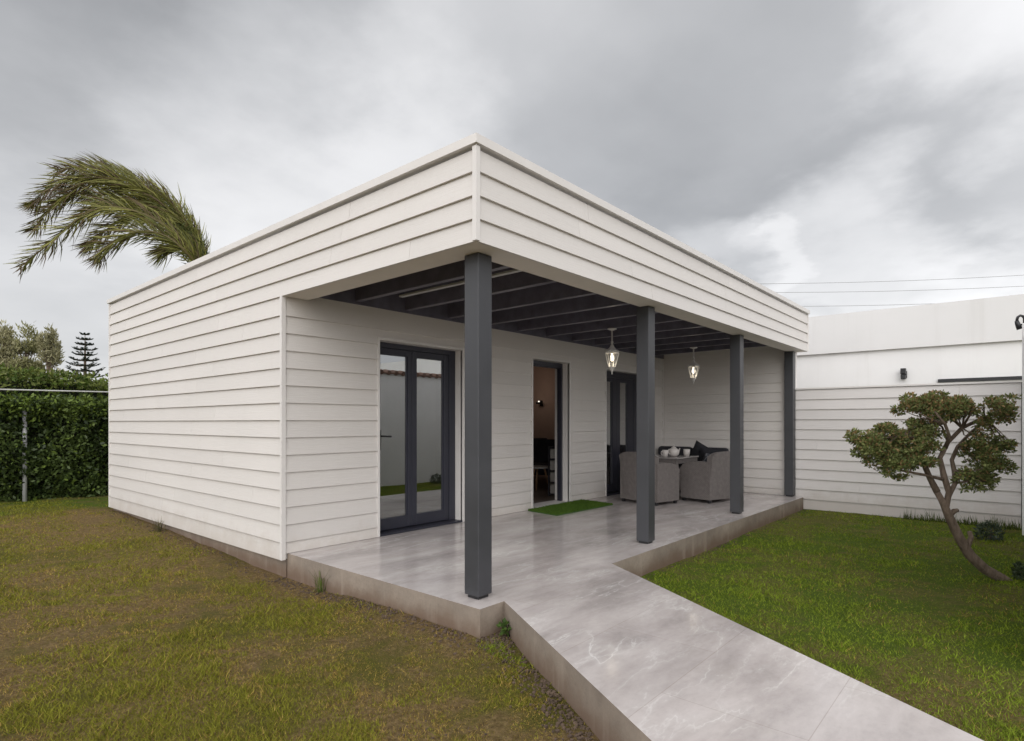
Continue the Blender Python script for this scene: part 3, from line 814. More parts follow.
def make_armchair(label, loc, rz):
    t = thing('rattan_armchair', label, 'armchair', loc, rz, 'grey rattan armchairs at the porch table')
    WORLD[t.name] = None
    w, d = 0.70, 0.54
    mb = MB(); arch_panel(mb, -d / 2 + 0.02, d / 2, -w / 2, -w / 2 + 0.085, 0.05, 0.55, 0.60); mb.build('armrest', M['rattan'], t, True)
    mb = MB(); arch_panel(mb, -d / 2 + 0.02, d / 2, w / 2 - 0.085, w / 2, 0.05, 0.55, 0.60); mb.build('armrest', M['rattan'], t, True)
    mb = MB()
    NY, NZ = 14, 8; fr_, bk_ = [], []
    for i in range(NY + 1):          # a curved back: bowed outwards, its top edge rounded off at the corners
        u = -1 + 2 * i / NY; yy = u * (w / 2 - 0.012)
        for j in range(NZ + 1):
            q = j / NZ; zt_ = 0.765 - 0.06 * abs(u) ** 4
            z = 0.05 + (zt_ - 0.05) * q; bow = -0.055 * (1 - u * u) * math.sin(math.pi * min(1, 0.25 + 0.6 * q)) - 0.05 * q ** 2
            bk_.append((-d / 2 + 0.03 + bow, yy * (1 - 0.04 * math.sin(math.pi * q)), z)); fr_.append((-d / 2 + 0.11 + bow * 0.9, yy * (1 - 0.04 * math.sin(math.pi * q)), z - (0.012 if j == NZ else 0)))
    n1_ = len(bk_); fs_ = []; id_ = lambda i, j: i * (NZ + 1) + j
    for i in range(NY):
        for j in range(NZ):
            fs_.append((id_(i, j), id_(i, j + 1), id_(i + 1, j + 1), id_(i + 1, j)))
            fs_.append((n1_ + id_(i, j), n1_ + id_(i + 1, j), n1_ + id_(i + 1, j + 1), n1_ + id_(i, j + 1)))
        fs_.append((id_(i, NZ), n1_ + id_(i, NZ), n1_ + id_(i + 1, NZ), id_(i + 1, NZ))); fs_.append((id_(i, 0), id_(i + 1, 0), n1_ + id_(i + 1, 0), n1_ + id_(i, 0)))
    for j in range(NZ):
        fs_.append((id_(0, j), n1_ + id_(0, j), n1_ + id_(0, j + 1), id_(0, j + 1))); fs_.append((id_(NY, j), id_(NY, j + 1), n1_ + id_(NY, j + 1), n1_ + id_(NY, j)))
    mb.add(bk_ + fr_, fs_)
    mb.build('backrest', M['rattan'], t, True)
    mb = MB(); mb.box(-d / 2 + 0.1, d / 2 - 0.015, -w / 2 + 0.086, w / 2 - 0.086, 0.05, 0.30); mb.build('seat', M['rattan'], t, True)
    mb = MB(); mb.cbox(-d / 2 + 0.09, d / 2 - 0.005, -w / 2 + 0.09, w / 2 - 0.09, 0.301, 0.39, 0.025); mb.build('seat_cushion', M['cushion'], t, True)
    for sx in (-1, 1):
        for sy in (-1, 1):
            mb = MB(); x = sx * (d / 2 - 0.05); y = sy * (w / 2 - 0.045); mb.cbox(x - 0.022, x + 0.022, y - 0.022, y + 0.022, 0.001, 0.05, 0.004); mb.build('foot', M['black'], t, True)
    return t
make_armchair('grey rattan armchair left of the tea table, half hidden behind a dark porch post', (7.99, 4.20, 0), R(-11.3))
make_armchair('grey rattan armchair with a patterned cushion, right of the tea table', (8.80, 3.62, 0), R(79))
# sofa along the side wall
sf = thing('rattan_sofa', 'grey rattan sofa with charcoal back cushions against the side wall of the porch', 'sofa', (9.72, 4.35, 0))
mb = MB(); mb.box(9.36, 10.08, 3.72, 5.02, 0.05, 0.31); mb.build('base', M['rattan'], sf)
mb = MB(); mb.hexa([(10.0, 3.72, 0.311), (10.10, 3.72, 0.311), (10.10, 5.02, 0.311), (10.0, 5.02, 0.311), (10.06, 3.72, 0.70), (10.14, 3.72, 0.70), (10.14, 5.02, 0.70), (10.06, 5.02, 0.70)]); mb.build('backrest', M['rattan'], sf)
mb = MB(); mb.cbox(9.36, 10.05, 3.64, 3.719, 0.05, 0.58, 0.02); mb.build('armrest', M['rattan'], sf)
for a, b in ((3.725, 4.36), (4.37, 5.015)):
    mb = MB(); mb.cbox(9.35, 9.99, a, b, 0.3115, 0.41, 0.03); mb.build('seat_cushion', M['cushion'], sf)
for a, b in ((3.73, 4.36), (4.37, 5.01)):
    mb = MB(); mb.cbox(9.84, 9.985, a, b, 0.411, 0.765, 0.05); mb.build('back_cushion', M['cushion'], sf)
for x in (9.42, 10.02):
    for y in (3.70, 4.95):
        mb = MB(); mb.cbox(x - 0.025, x + 0.025, y - 0.025, y + 0.025, 0.001, 0.05, 0.004); mb.build('foot', M['black'], sf)
def cushion(label, loc, rot, w, h, d, mat):
    mb = MB(); pillow(mb, w, h, d)
    o = mb.build('cushion', mat, None, True, True)
    o.location = loc; o.rotation_euler = rot
    return props(o, label, 'cushion', 'loose cushions on the porch seats')
cushion('charcoal cushion standing on its corner on the sofa, highest of the cushions', (9.74, 4.12, 0.63), (R(30), R(-14), 0), 0.40, 0.40, 0.15, M['cushion'])
cushion('plain charcoal cushion lying slumped at the garden end of the sofa', (9.68, 3.90, 0.585), (R(8), R(-22), R(8)), 0.46, 0.36, 0.15, M['cushion'])
cushion('dark patterned cushion leaning in the right-hand rattan armchair', (8.76, 3.57, 0.55), (R(4), R(-16), R(79)), 0.44, 0.36, 0.14, M['pattern'])
# table
tb = thing('tea_table', 'low square grey table with a pale glass top between the rattan seats', 'table', (8.87, 4.40, 0))
TX0, TX1, TY0, TY1 = 8.47, 9.29, 3.98, 4.80
mb = MB(); mb.cbox(TX0, TX1, TY0, TY1, 0.625, 0.65, 0.006); mb.build('table_top', M['table_top'], tb)
mb = MB(); mb.box(TX0 + 0.02, TX1 - 0.02, TY0 + 0.02, TY1 - 0.02, 0.555, 0.6245); mb.build('apron', M['rattan'], tb)
for x in (TX0 + 0.045, TX1 - 0.045):
    for y in (TY0 + 0.045, TY1 - 0.045):
        mb = MB(); mb.cbox(x - 0.035, x + 0.035, y - 0.035, y + 0.035, 0.001, 0.5545, 0.005); mb.build('leg', M['rattan'], tb)
tp = thing('teapot', 'round pale ceramic teapot with lid in the middle of the tea table', 'teapot', (8.86, 4.22, 0.6505))
WORLD[tp.name] = None
mb = MB(); mb.lathe([(0.035, 0.0), (0.05, 0.002), (0.078, 0.03), (0.088, 0.065), (0.08, 0.10), (0.058, 0.125), (0.036, 0.135)], n=24); mb.build('pot', M['ceramic'], tp, True, True)
mb = MB(); mb.lathe([(0.040, 0.1355), (0.038, 0.145), (0.02, 0.156), (0.008, 0.16), (0.014, 0.17), (0.014, 0.178), (0.005, 0.185)], n=20); mb.build('lid', M['ceramic'], tp, True, True)
mb = MB(); mb.tube([(0.075, -0.02, 0.05), (0.105, -0.03, 0.065), (0.125, -0.034, 0.10), (0.145, -0.038, 0.125)], [0.02, 0.016, 0.012, 0.009], 10); mb.build('spout', M['ceramic'], tp, True, True)
mb = MB(); mb.tube([(-0.07, 0.02, 0.11), (-0.11, 0.03, 0.115), (-0.13, 0.034, 0.085), (-0.115, 0.03, 0.05), (-0.08, 0.022, 0.035)], 0.009, 8); mb.build('handle', M['ceramic'], tp, True, True)
def mug(label, loc, s, rz):
    t = thing('mug', label, 'mug', loc, rz, 'mugs on the tea table'); WORLD[t.name] = None
    mb = MB(); mb.lathe([(0.030 * s, 0), (0.036 * s, 0.003), (0.043 * s, 0.05 * s), (0.045 * s, 0.10 * s), (0.041 * s, 0.10 * s), (0.038 * s, 0.05 * s), (0.03 * s, 0.012), (0.001, 0.012)], n=20); mb.build('cup', M['ceramic'], t, True, True)
    mb = MB(); mb.tube([(0.04 * s, 0, 0.085 * s), (0.066 * s, 0, 0.08 * s), (0.072 * s, 0, 0.05 * s), (0.06 * s, 0, 0.025 * s), (0.038 * s, 0, 0.022 * s)], 0.0065, 8); mb.build('handle', M['ceramic'], t, True, True)
mug('pale mug to the left of the teapot', (8.72, 4.30, 0.6505), 1.05, 2.6)
mug('wide pale mug to the right of the teapot', (8.99, 4.06, 0.6505), 1.15, 0.4)

# artificial grass doormat
MC = [np.array(q) for q in ((6.03, 4.47), (7.37, 4.45), (7.44, 5.045), (6.12, 5.02))]
mb = MB(); mb.prism([tuple(q) for q in MC], 0.002, 0.014)
mat_o = mb.build('doormat', simple('green_mat_backing', (0.05, 0.11, 0.02), 0.9), None)
props(mat_o, 'bright green artificial grass doormat lying in front of the open middle door', 'doormat')
n = 15000
u, v = nr.random((2, n)); 
P = (MC[0] * (1 - u)[:, None] + MC[1] * u[:, None]) * (1 - v)[:, None] + (MC[3] * (1 - u)[:, None] + MC[2] * u[:, None]) * v[:, None]
base = np.concatenate([P, np.full((n, 1), 0.013)], 1)
an = nr.random(n) * 6.283; sd = np.stack([np.cos(an), np.sin(an), 0 * an], 1) * 0.0035
tip = base + np.stack([nr.normal(0, 0.008, n), nr.normal(0, 0.008, n), 0.014 + 0.012 * nr.random(n)], 1)
tri = np.stack([base - sd, base + sd, tip], 1).reshape(-1, 3)
cl = np.array([0.095, 0.17, 0.030]) * (0.7 + 0.6 * nr.random((n, 1))); cl = np.repeat(cl, 3, 0)
np_mesh('pile', tri, 3, M['blade'], cl, mat_o)

# ------------------------------------------------------------------ things in the room, seen through the open door
t = thing('side_table', 'small round table with splayed wooden legs inside the open doorway', 'side table', (7.85, 6.20, 0.008)); WORLD[t.name] = None
mb = MB(); mb.lathe([(0.0, 0.415), (0.21, 0.415), (0.22, 0.425), (0.22, 0.435), (0.21, 0.44), (0.0, 0.44)], n=28); mb.build('table_top', M['shelf_box'], t, True)
for k in range(3):
    a = 2.1 * k + 0.9; mb = MB(); mb.tube([(0.10 * math.cos(a), 0.10 * math.sin(a), 0.414), (0.20 * math.cos(a), 0.20 * math.sin(a), 0.0)], [0.017, 0.011], 8); mb.build('leg', M['wood_leg'], t, True, True)
t = thing('storage_rack', 'dark upright rack of four pale boxes just inside the open doorway', 'rack', (7.72, 5.75, 0.008), R(-52)); WORLD[t.name] = None
mb = MB()
for x in (-0.12, 0.10): mb.box(x, x + 0.02, -0.12, 0.12, 0, 0.80)
for k in range(5): mb.box(-0.0995, 0.0995, -0.12, 0.12, 0.02 + 0.19 * k, 0.035 + 0.19 * k)
mb.build('frame', M['navy'], t, True)
for k in range(4): mb = MB(); mb.cbox(-0.085, 0.085, -0.11, 0.10, 0.036 + 0.19 * k, 0.185 + 0.19 * k, 0.008); mb.build('box', M['shelf_box'], t, True)
def dark_chair(loc, rz, label):
    t = thing('lounge_chair', label, 'chair', loc, rz, 'dark lounge chairs in the room'); WORLD[t.name] = None
    mb = MB(); mb.cbox(-0.32, 0.32, -0.32, 0.32, 0.22, 0.42, 0.05); mb.build('seat', M['navy'], t, True, True)
    mb = MB()
    mb.hexa([(-0.34, -0.30, 0.40), (-0.22, -0.30, 0.40), (-0.22, 0.30, 0.40), (-0.34, 0.30, 0.40), (-0.46, -0.26, 0.86), (-0.36, -0.26, 0.86), (-0.36, 0.26, 0.86), (-0.46, 0.26, 0.86)])
    mb.build('backrest', M['navy'], t, True)
    for sx in (-1, 1):
        for sy in (-1, 1): mb = MB(); mb.tube([(sx * .24, sy * .24, 0.219), (sx * .29, sy * .29, 0)], [0.018, 0.012], 8); mb.build('leg', M['wood_leg'], t, True)
dark_chair((8.75, 6.75, 0.008), R(200), 'dark lounge chair in the room, behind the storage rack in the doorway')
dark_chair((9.30, 7.40, 0.008), R(225), 'dark lounge chair in the room, behind the small round table')
t = thing('wall_sconce', 'small lit wall light on the inner wall seen through the open doorway', 'wall light', (10.149, 7.92, 1.62)); WORLD[t.name] = None
mb = MB(); mb.lathe([(0.06, -0.02), (0.07, 0.0), (0.06, 0.02)], n=16); mb.build('shade', M['black'], t, True)
mb = MB(); mb.box(-0.055, 0, -0.012, 0.012, -0.06, 0.06); mb.build('bracket', M['black'], t, True)
mb = MB(); mb.lathe([(0.006, 0.021), (0.016, 0.028), (0.016, 0.04), (0.006, 0.048)], n=12); mb.build('bulb', M['bulb'], t, True)
for ch in t.children: ch.location.x = -0.12 if not ch.name.startswith('bracket') else 0
l = bpy.data.lights.new('room_fill_light', 'POINT'); l.energy = 2.2; l.color = (1, 0.84, 0.72); l.shadow_soft_size = 0.15  # fill light added in mid-air, away from the bulb, evens out the wall
lo = bpy.data.objects.new('room_fill_light', l); COL.objects.link(lo); lo.parent = t; lo.location = (-0.75, -0.1, 0.25)

# ------------------------------------------------------------------ boundary fence, neighbour, garden wall
fn = thing('boundary_fence', 'white horizontal-board fence behind the garden tree, joining the porch end', 'fence', (10.28, 1.35, -0.2))
mb = MB(); siding(mb, 'y', 10.2, -0.02, 2.74, [1.725 - 0.1595 * j for j in range(0, 13)], lap=0.017, groove=0.016); mb.build('boards', M['fence_siding'], fn)
mb = MB(); mb.box(10.2005, 10.34, -0.028, 2.755, -0.4, 1.722); mb.build('core', M['trim'], fn)
mb = MB(); mb.box(10.175, 10.36, -0.028, 2.757, 1.7265, 1.752); mb.build('cap', M['trim'], fn)
mb = MB(); mb.box(10.165, 10.199, -0.028, -0.0205, -0.25, 1.725); mb.build('end_trim', M['black'], fn)

nb = thing('neighbouring_building', 'white rendered flat-roofed building rising behind the boundary fence', 'building', (13.5, 2.5, -0.2))
mb = MB(); mb.box(12.0, 17.0, -6, 9.0, -0.4, 2.465); mb.build('wall', M['plaster'], nb)
mb = MB(); mb.box(11.93, 17.05, -6.05, 9.05, 2.466, 3.17); mb.build('parapet', M['plaster_grey'], nb)
mb = MB(); mb.box(11.96, 12.0, -1.2, 1.02, 1.862, 1.915); mb.build('rail', M['black'], nb)
t = thing('wall_light', 'small black wall light on the white neighbouring building above the fence', 'wall light', (12.0, 1.495, 2.02)); WORLD[t.name] = None
mb = MB(); mb.cbox(-0.03, -0.001, -0.045, 0.045, -0.06, 0.06, 0.006); mb.build('back_plate', M['black'], t, True)
mb = MB(); mb.cbox(-0.13, -0.0305, -0.038, 0.038, 0.005, 0.10, 0.008); mb.cbox(-0.12, -0.0305, -0.035, 0.035, -0.085, -0.006, 0.008); mb.build('lamp_housing', M['black'], t, True)

gw = thing('garden_wall', 'white rendered garden wall with terracotta coping along the right side of the lawn', 'wall', (7.0, -0.15, -0.2))
mb = MB(); mb.box(4.3, 9.7, -0.32, -0.10, -0.5, 2.27); mb.build('wall', M['plaster'], gw)
mb = MB()
for i in range(27): 
    x = 4.27 + 0.2 * i
    mb.tube([(x + 0.1, -0.38, 2.30), (x + 0.1, -0.21, 2.325), (x + 0.1, -0.05, 2.295)], 0.055, 8)
mb.box(4.28, 9.71, -0.36, -0.06, 2.2705, 2.29)
mb.build('coping', M['tile_red'], gw)
mb = MB(); mb.cbox(9.72, 10.16, -0.30, -0.028, -0.5, 2.44, 0.01); mb.build('pillar', M['plaster'], gw)
t = thing('gooseneck_lamp', 'black curved-arm lamp on the white pillar at the far right corner of the garden', 'lamp', (9.93, -0.05, 2.4402)); WORLD[t.name] = None
mb = MB(); mb.lathe([(0.045, 0), (0.045, 0.015), (0.015, 0.025)], n=14); mb.build('base', M['black'], t, True)
mb = MB(); mb.tube([(0, 0, 0.02), (0, 0, 0.085), (-0.01, 0.015, 0.115), (-0.025, 0.04, 0.125), (-0.03, 0.065, 0.105), (-0.03, 0.075, 0.06)], 0.016, 10); mb.build('arm', M['black'], t, True, True)
mb = MB(); mb.tube([(-0.03, 0.075, 0.06), (-0.028, 0.066, 0.02), (-0.02, 0.045, -0.05)], [0.022, 0.028, 0.032], 12); mb.build('lamp_head', M['black'], t, True, True)

# ------------------------------------------------------------------ foliage
def leaf_cloud(centers, radii, n, size, col_a, col_b, tip_col=None, tip_frac=0.0, aspect=0.5, shell=0.5, seed=1, up=0.3, gap=0.0):
    """n small folded leaves spread through ellipsoids; returns (verts, colours): one four-cornered leaf each"""
    g = np.random.default_rng(seed)
    C = np.array(centers, float); Q = np.array(radii, float)
    if Q.ndim == 1: Q = np.repeat(Q[:, None], 3, 1)
    vol = Q.prod(1) ** 0.75; idx = g.choice(len(C), n, p=vol / vol.sum())
    d = g.normal(size=(n, 3)); d /= np.linalg.norm(d, axis=1)[:, None]
    r = g.random(n) ** (1 / 3.0) * (1 - shell) + shell * (0.75 + 0.35 * g.random(n))
    # ragged outline: the radius changes with direction
    lump = 0.78 + 0.5 * vnoise(d[:, 0] * 1.7 + idx * 3.1, d[:, 1] * 1.7 + d[:, 2] * 2.3, 1.6)
    P = C[idx] + d * Q[idx] * (r * lump)[:, None]
    if gap > 0:
        keep = vnoise(P[:, 0] * 1.0 + P[:, 2] * 2, P[:, 1] + P[:, 2] * 3.1, 1.0 / (4 * size)) > gap
        P, d, idx = P[keep], d[keep], idx[keep]; n = len(P)
    ax = d * 0.6 + g.normal(size=(n, 3)) * 0.7; ax[:, 2] += up; ax /= np.linalg.norm(ax, axis=1)[:, None]
    sd = np.cross(ax, g.normal(size=(n, 3))); sd /= np.linalg.norm(sd, axis=1)[:, None]
    nm = np.cross(ax, sd)
    L = size * (0.65 + 0.7 * g.random(n))[:, None]; Wd = L * aspect
    v = np.stack([P, P + ax * L * 0.5 + sd * Wd * 0.5 + nm * L * 0.06, P + ax * L, P + ax * L * 0.5 - sd * Wd * 0.5 + nm * L * 0.06], 1)
    a, b = np.array(col_a), np.array(col_b)
    mixf = np.clip(g.normal(0.5, 0.27, n) + 0.55 * (vnoise(P[:, 0] + P[:, 2], P[:, 1] - P[:, 2], 2.2 / max(0.2, Q.mean())) - 0.5), 0, 1)[:, None]
    c = a * (1 - mixf) + b * mixf
    if tip_col is not None:
        m = (g.random(n) < tip_frac * (0.4 + 1.2 * (P[:, 2] - P[:, 2].min()) / max(1e-3, np.ptp(P[:, 2])))); c[m] = np.array(tip_col) * (0.75 + 0.5 * g.random((m.sum(), 1)))
    return v.reshape(-1, 3), np.repeat(c, 4, 0)

# cloud-pruned garden tree leaning out from the wall
tr = thing('garden_tree', 'small leaning garden tree with a bent trunk and flat clouds of small leaves', 'tree', (6.76, 0.06, -0.22))
trunk = [(6.80, 0.02, -0.30), (6.762, 0.061, -0.225), (6.705, 0.128, -0.175), (6.618, 0.228, -0.09), (6.532, 0.327, 0.035), (6.474, 0.394, 0.182), (6.416, 0.46, 0.358), (6.376, 0.507, 0.49), (6.341, 0.547, 0.586)]
mb = MB()
mb.tube(trunk, [0.0600, 0.0512, 0.0464, 0.0448, 0.0416, 0.0368, 0.0336, 0.0288, 0.0272], 12, jit=0.16)
mb.tube([(6.43, 0.44, 0.30), (6.393, 0.487, 0.446), (6.386, 0.465, 0.589), (6.33, 0.50, 0.741), (6.334, 0.525, 0.887), (6.40, 0.50, 0.965), (6.467, 0.478, 1.025), (6.611, 0.388, 1.149), (6.747, 0.232, 1.247), (6.835, 0.13, 1.30)], [0.0288, 0.0272, 0.0248, 0.0224, 0.0208, 0.0192, 0.0184, 0.0168, 0.0128, 0.0080], 10, jit=0.16)
mb.tube([(6.341, 0.547, 0.586), (6.338, 0.597, 0.707), (6.334, 0.647, 0.846), (6.31, 0.659, 0.972), (6.197, 0.713, 1.062)], [0.0272, 0.0232, 0.0208, 0.0160, 0.0096], 10, jit=0.16)
mb.tube([(6.386, 0.465, 0.56), (6.50, 0.43, 0.66), (6.565, 0.44, 0.76), (6.60, 0.46, 0.86), (6.68, 0.423, 0.98), (6.76, 0.34, 1.10), (6.747, 0.232, 1.221)], [0.0208, 0.0192, 0.0176, 0.0160, 0.0144, 0.0120, 0.0080], 9, jit=0.16)
mb.tube([(6.40, 0.49, 0.975), (6.34, 0.46, 1.08), (6.264, 0.484, 1.185), (6.146, 0.544, 1.288)], [0.0176, 0.0144, 0.0112, 0.0064], 8, jit=0.14)
mb.tube([(6.33, 0.50, 0.70), (6.24, 0.61, 0.735), (6.13, 0.72, 0.765), (6.02, 0.87, 0.80)], [0.0144, 0.0128, 0.0096, 0.0056], 8, jit=0.14)
mb.tube([(6.334, 0.647, 0.846), (6.20, 0.78, 0.90), (6.05, 0.90, 0.98), (5.95, 1.0, 1.02)], [0.0128, 0.0112, 0.0080, 0.0048], 8, jit=0.14)
mb.tube([(6.50, 0.35, 0.09), (6.535, 0.322, 0.19), (6.527, 0.33, 0.24)], [0.0256, 0.0208, 0.0176], 8, jit=0.2)
mb.tube([(6.40, 0.48, 0.36), (6.45, 0.43, 0.42), (6.47, 0.41, 0.425)], [0.0240, 0.0208, 0.0160], 8, jit=0.2)
for a, b in (((6.747, 0.232, 1.221), (6.80, 0.10, 1.30)), ((6.611, 0.388, 1.149), (6.50, 0.30, 1.33)), ((6.611, 0.388, 1.149), (6.60, 0.50, 1.30)), ((6.197, 0.713, 1.062), (6.02, 0.90, 1.06)),
             ((6.68, 0.423, 0.98), (6.78, 0.20, 0.94)), ((6.565, 0.44, 0.76), (6.66, 0.25, 0.74)), ((6.50, 0.43, 0.66), (6.62, 0.22, 0.68)), ((6.467, 0.478, 1.025), (6.36, 0.60, 1.25)), ((6.76, 0.34, 1.10), (6.72, 0.12, 1.02))):
    A, B_ = Vector(a), Vector(b); m_ = (A + B_) / 2 + Vector((rng.uniform(-.03, .03), rng.uniform(-.03, .03), 0.02)); mb.tube([A, m_, B_], [0.012, 0.009, 0.004], 6)
mb.build('trunk', M['bark'], tr, smooth=True)
pc, pr = [], []
for c, r in (
    ((6.215, 0.693, 1.315), (0.15, 0.15, 0.10)), ((6.359, 0.527, 1.335), (0.17, 0.17, 0.12)), ((6.503, 0.361, 1.335), (0.16, 0.17, 0.10)), ((6.647, 0.214, 1.345), (0.17, 0.17, 0.11)), ((6.751, 0.115, 1.30), (0.12, 0.12, 0.10)), ((6.29, 0.60, 1.22), (0.12, 0.13, 0.08)), ((6.52, 0.48, 1.36), (0.18, 0.18, 0.09)), ((6.66, 0.33, 1.28), (0.12, 0.12, 0.07)), ((6.40, 0.62, 1.37), (0.13, 0.13, 0.07)),
    ((6.10, 0.82, 1.14), (0.13, 0.13, 0.07)), ((6.23, 0.68, 1.12), (0.13, 0.13, 0.09)), ((5.98, 0.96, 1.13), (0.10, 0.10, 0.05)), ((6.66, 0.24, 1.14), (0.10, 0.10, 0.08)),
    ((5.875, 1.075, 1.075), (0.13, 0.14, 0.08)), ((6.042, 0.893, 1.04), (0.17, 0.17, 0.09)), ((6.186, 0.746, 1.01), (0.16, 0.16, 0.10)), ((5.985, 0.955, 0.90), (0.18, 0.19, 0.11)), ((6.157, 0.77, 0.86), (0.17, 0.17, 0.10)), ((6.255, 0.65, 0.85), (0.11, 0.12, 0.11)), ((5.95, 1.0, 0.955), (0.14, 0.15, 0.11)), ((6.12, 0.82, 0.74), (0.10, 0.10, 0.05)), ((6.33, 0.60, 1.10), (0.10, 0.10, 0.08)), ((6.00, 0.95, 0.80), (0.12, 0.12, 0.06)), ((6.26, 0.63, 0.99), (0.10, 0.10, 0.08)), ((6.19, 0.88, 0.92), (0.15, 0.15, 0.12)),
    ((6.618, 0.248, 0.93), (0.14, 0.14, 0.09)), ((6.56, 0.31, 0.76), (0.11, 0.11, 0.10)), ((6.676, 0.201, 0.84), (0.14, 0.14, 0.11)), ((6.618, 0.248, 0.665), (0.12, 0.12, 0.08)), ((6.771, 0.115, 1.0), (0.10, 0.09, 0.06)), ((6.51, 0.37, 0.68), (0.07, 0.07, 0.07)), ((6.56, 0.28, 1.03), (0.09, 0.09, 0.07)), ((6.74, 0.26, 0.80), (0.12, 0.12, 0.10)), ((6.81, 0.07, 0.97), (0.06, 0.06, 0.03))):
    pc.append(c); pr.append(r)
limb = [Vector(q) for q in ((6.33, 0.50, 0.741), (6.334, 0.525, 0.887), (6.467, 0.478, 1.025), (6.611, 0.388, 1.149), (6.747, 0.232, 1.247), (6.338, 0.597, 0.707), (6.31, 0.659, 0.972), (6.197, 0.713, 1.062), (6.565, 0.44, 0.76), (6.68, 0.423, 0.98), (6.264, 0.484, 1.185), (6.13, 0.72, 0.765), (6.05, 0.90, 0.98))]
pc = [(x + 0.025, y - 0.028, z) if y > 0.70 and z < 1.2 else (x, y, z) for x, y, z in pc]
mb = MB()
for q in pc:
    q = Vector(q); a = min(limb, key=lambda w: (w - q).length)
    for _ in range(2):
        e_ = q + Vector((rng.uniform(-.1, .1), rng.uniform(-.1, .1), rng.uniform(-.03, .06)))
        m_ = a.lerp(e_, 0.55) + Vector((rng.uniform(-.03, .03), rng.uniform(-.03, .03), -0.015)); mb.tube([a, m_, e_], [0.007, 0.005, 0.002], 5)
mb.build('twigs', M['bark'], tr)
pc2, pr2 = [], []
for q, r in zip(pc, pr):       # break every cloud into small loose sprays
    for _ in range(7):
        d_ = Vector((rng.gauss(0, 1), rng.gauss(0, 1), rng.gauss(0, 1))).normalized() * rng.uniform(0.50, 1.04)
        pc2.append((q[0] + d_.x * r[0], q[1] + d_.y * r[1], q[2] + d_.z * r[2])); f_ = rng.uniform(0.28, 0.5); pr2.append((r[0] * f_, r[1] * f_, r[2] * f_))
v, c = leaf_cloud(pc2, pr2, 32000, 0.029, (0.065, 0.092, 0.028), (0.28, 0.31, 0.105), (0.30, 0.20, 0.09), 0.20, 0.5, 0.2, 3, 0.35, gap=0.20)
np_mesh('crown', v, 4, M['leaf'], c, tr)

def shrub(name, label, cat, loc, rads, n, size, ca, cb, seed, group=None, mat='glossy_leaf'):
    t = thing(name, label, cat, loc, 0, group)
    v, c = leaf_cloud([(loc[0], loc[1], loc[2] + rads[2] * 0.8)], [rads], n, size, ca, cb, seed=seed, shell=0.3)
    np_mesh('foliage', v, 4, M[mat], c, t)
    mb = MB()
    for k in range(5): mb.tube([loc, (loc[0] + rng.uniform(-.6, .6) * rads[0], loc[1] + rng.uniform(-.6, .6) * rads[1], loc[2] + rads[2] * 1.1)], [0.006, 0.003], 5)
    mb.build('stems', M['bark'], t)
shrub('dwarf_shrub', 'low round dark blue-green shrub in the lawn by the fence, right of the tree', 'shrub', (9.05, 0.27, float(gz(9.05, 0.27))), (0.14, 0.13, 0.11), 600, 0.036, (0.025, 0.04, 0.026), (0.09, 0.12, 0.07), 5)
shrub('dwarf_shrub', 'small dark shrub at the foot of the leaning tree, at the picture edge', 'shrub', (6.86, -0.0, float(gz(6.86, 0.0))), (0.08, 0.03, 0.07), 260, 0.035, (0.025, 0.04, 0.02), (0.08, 0.11, 0.05), 6)

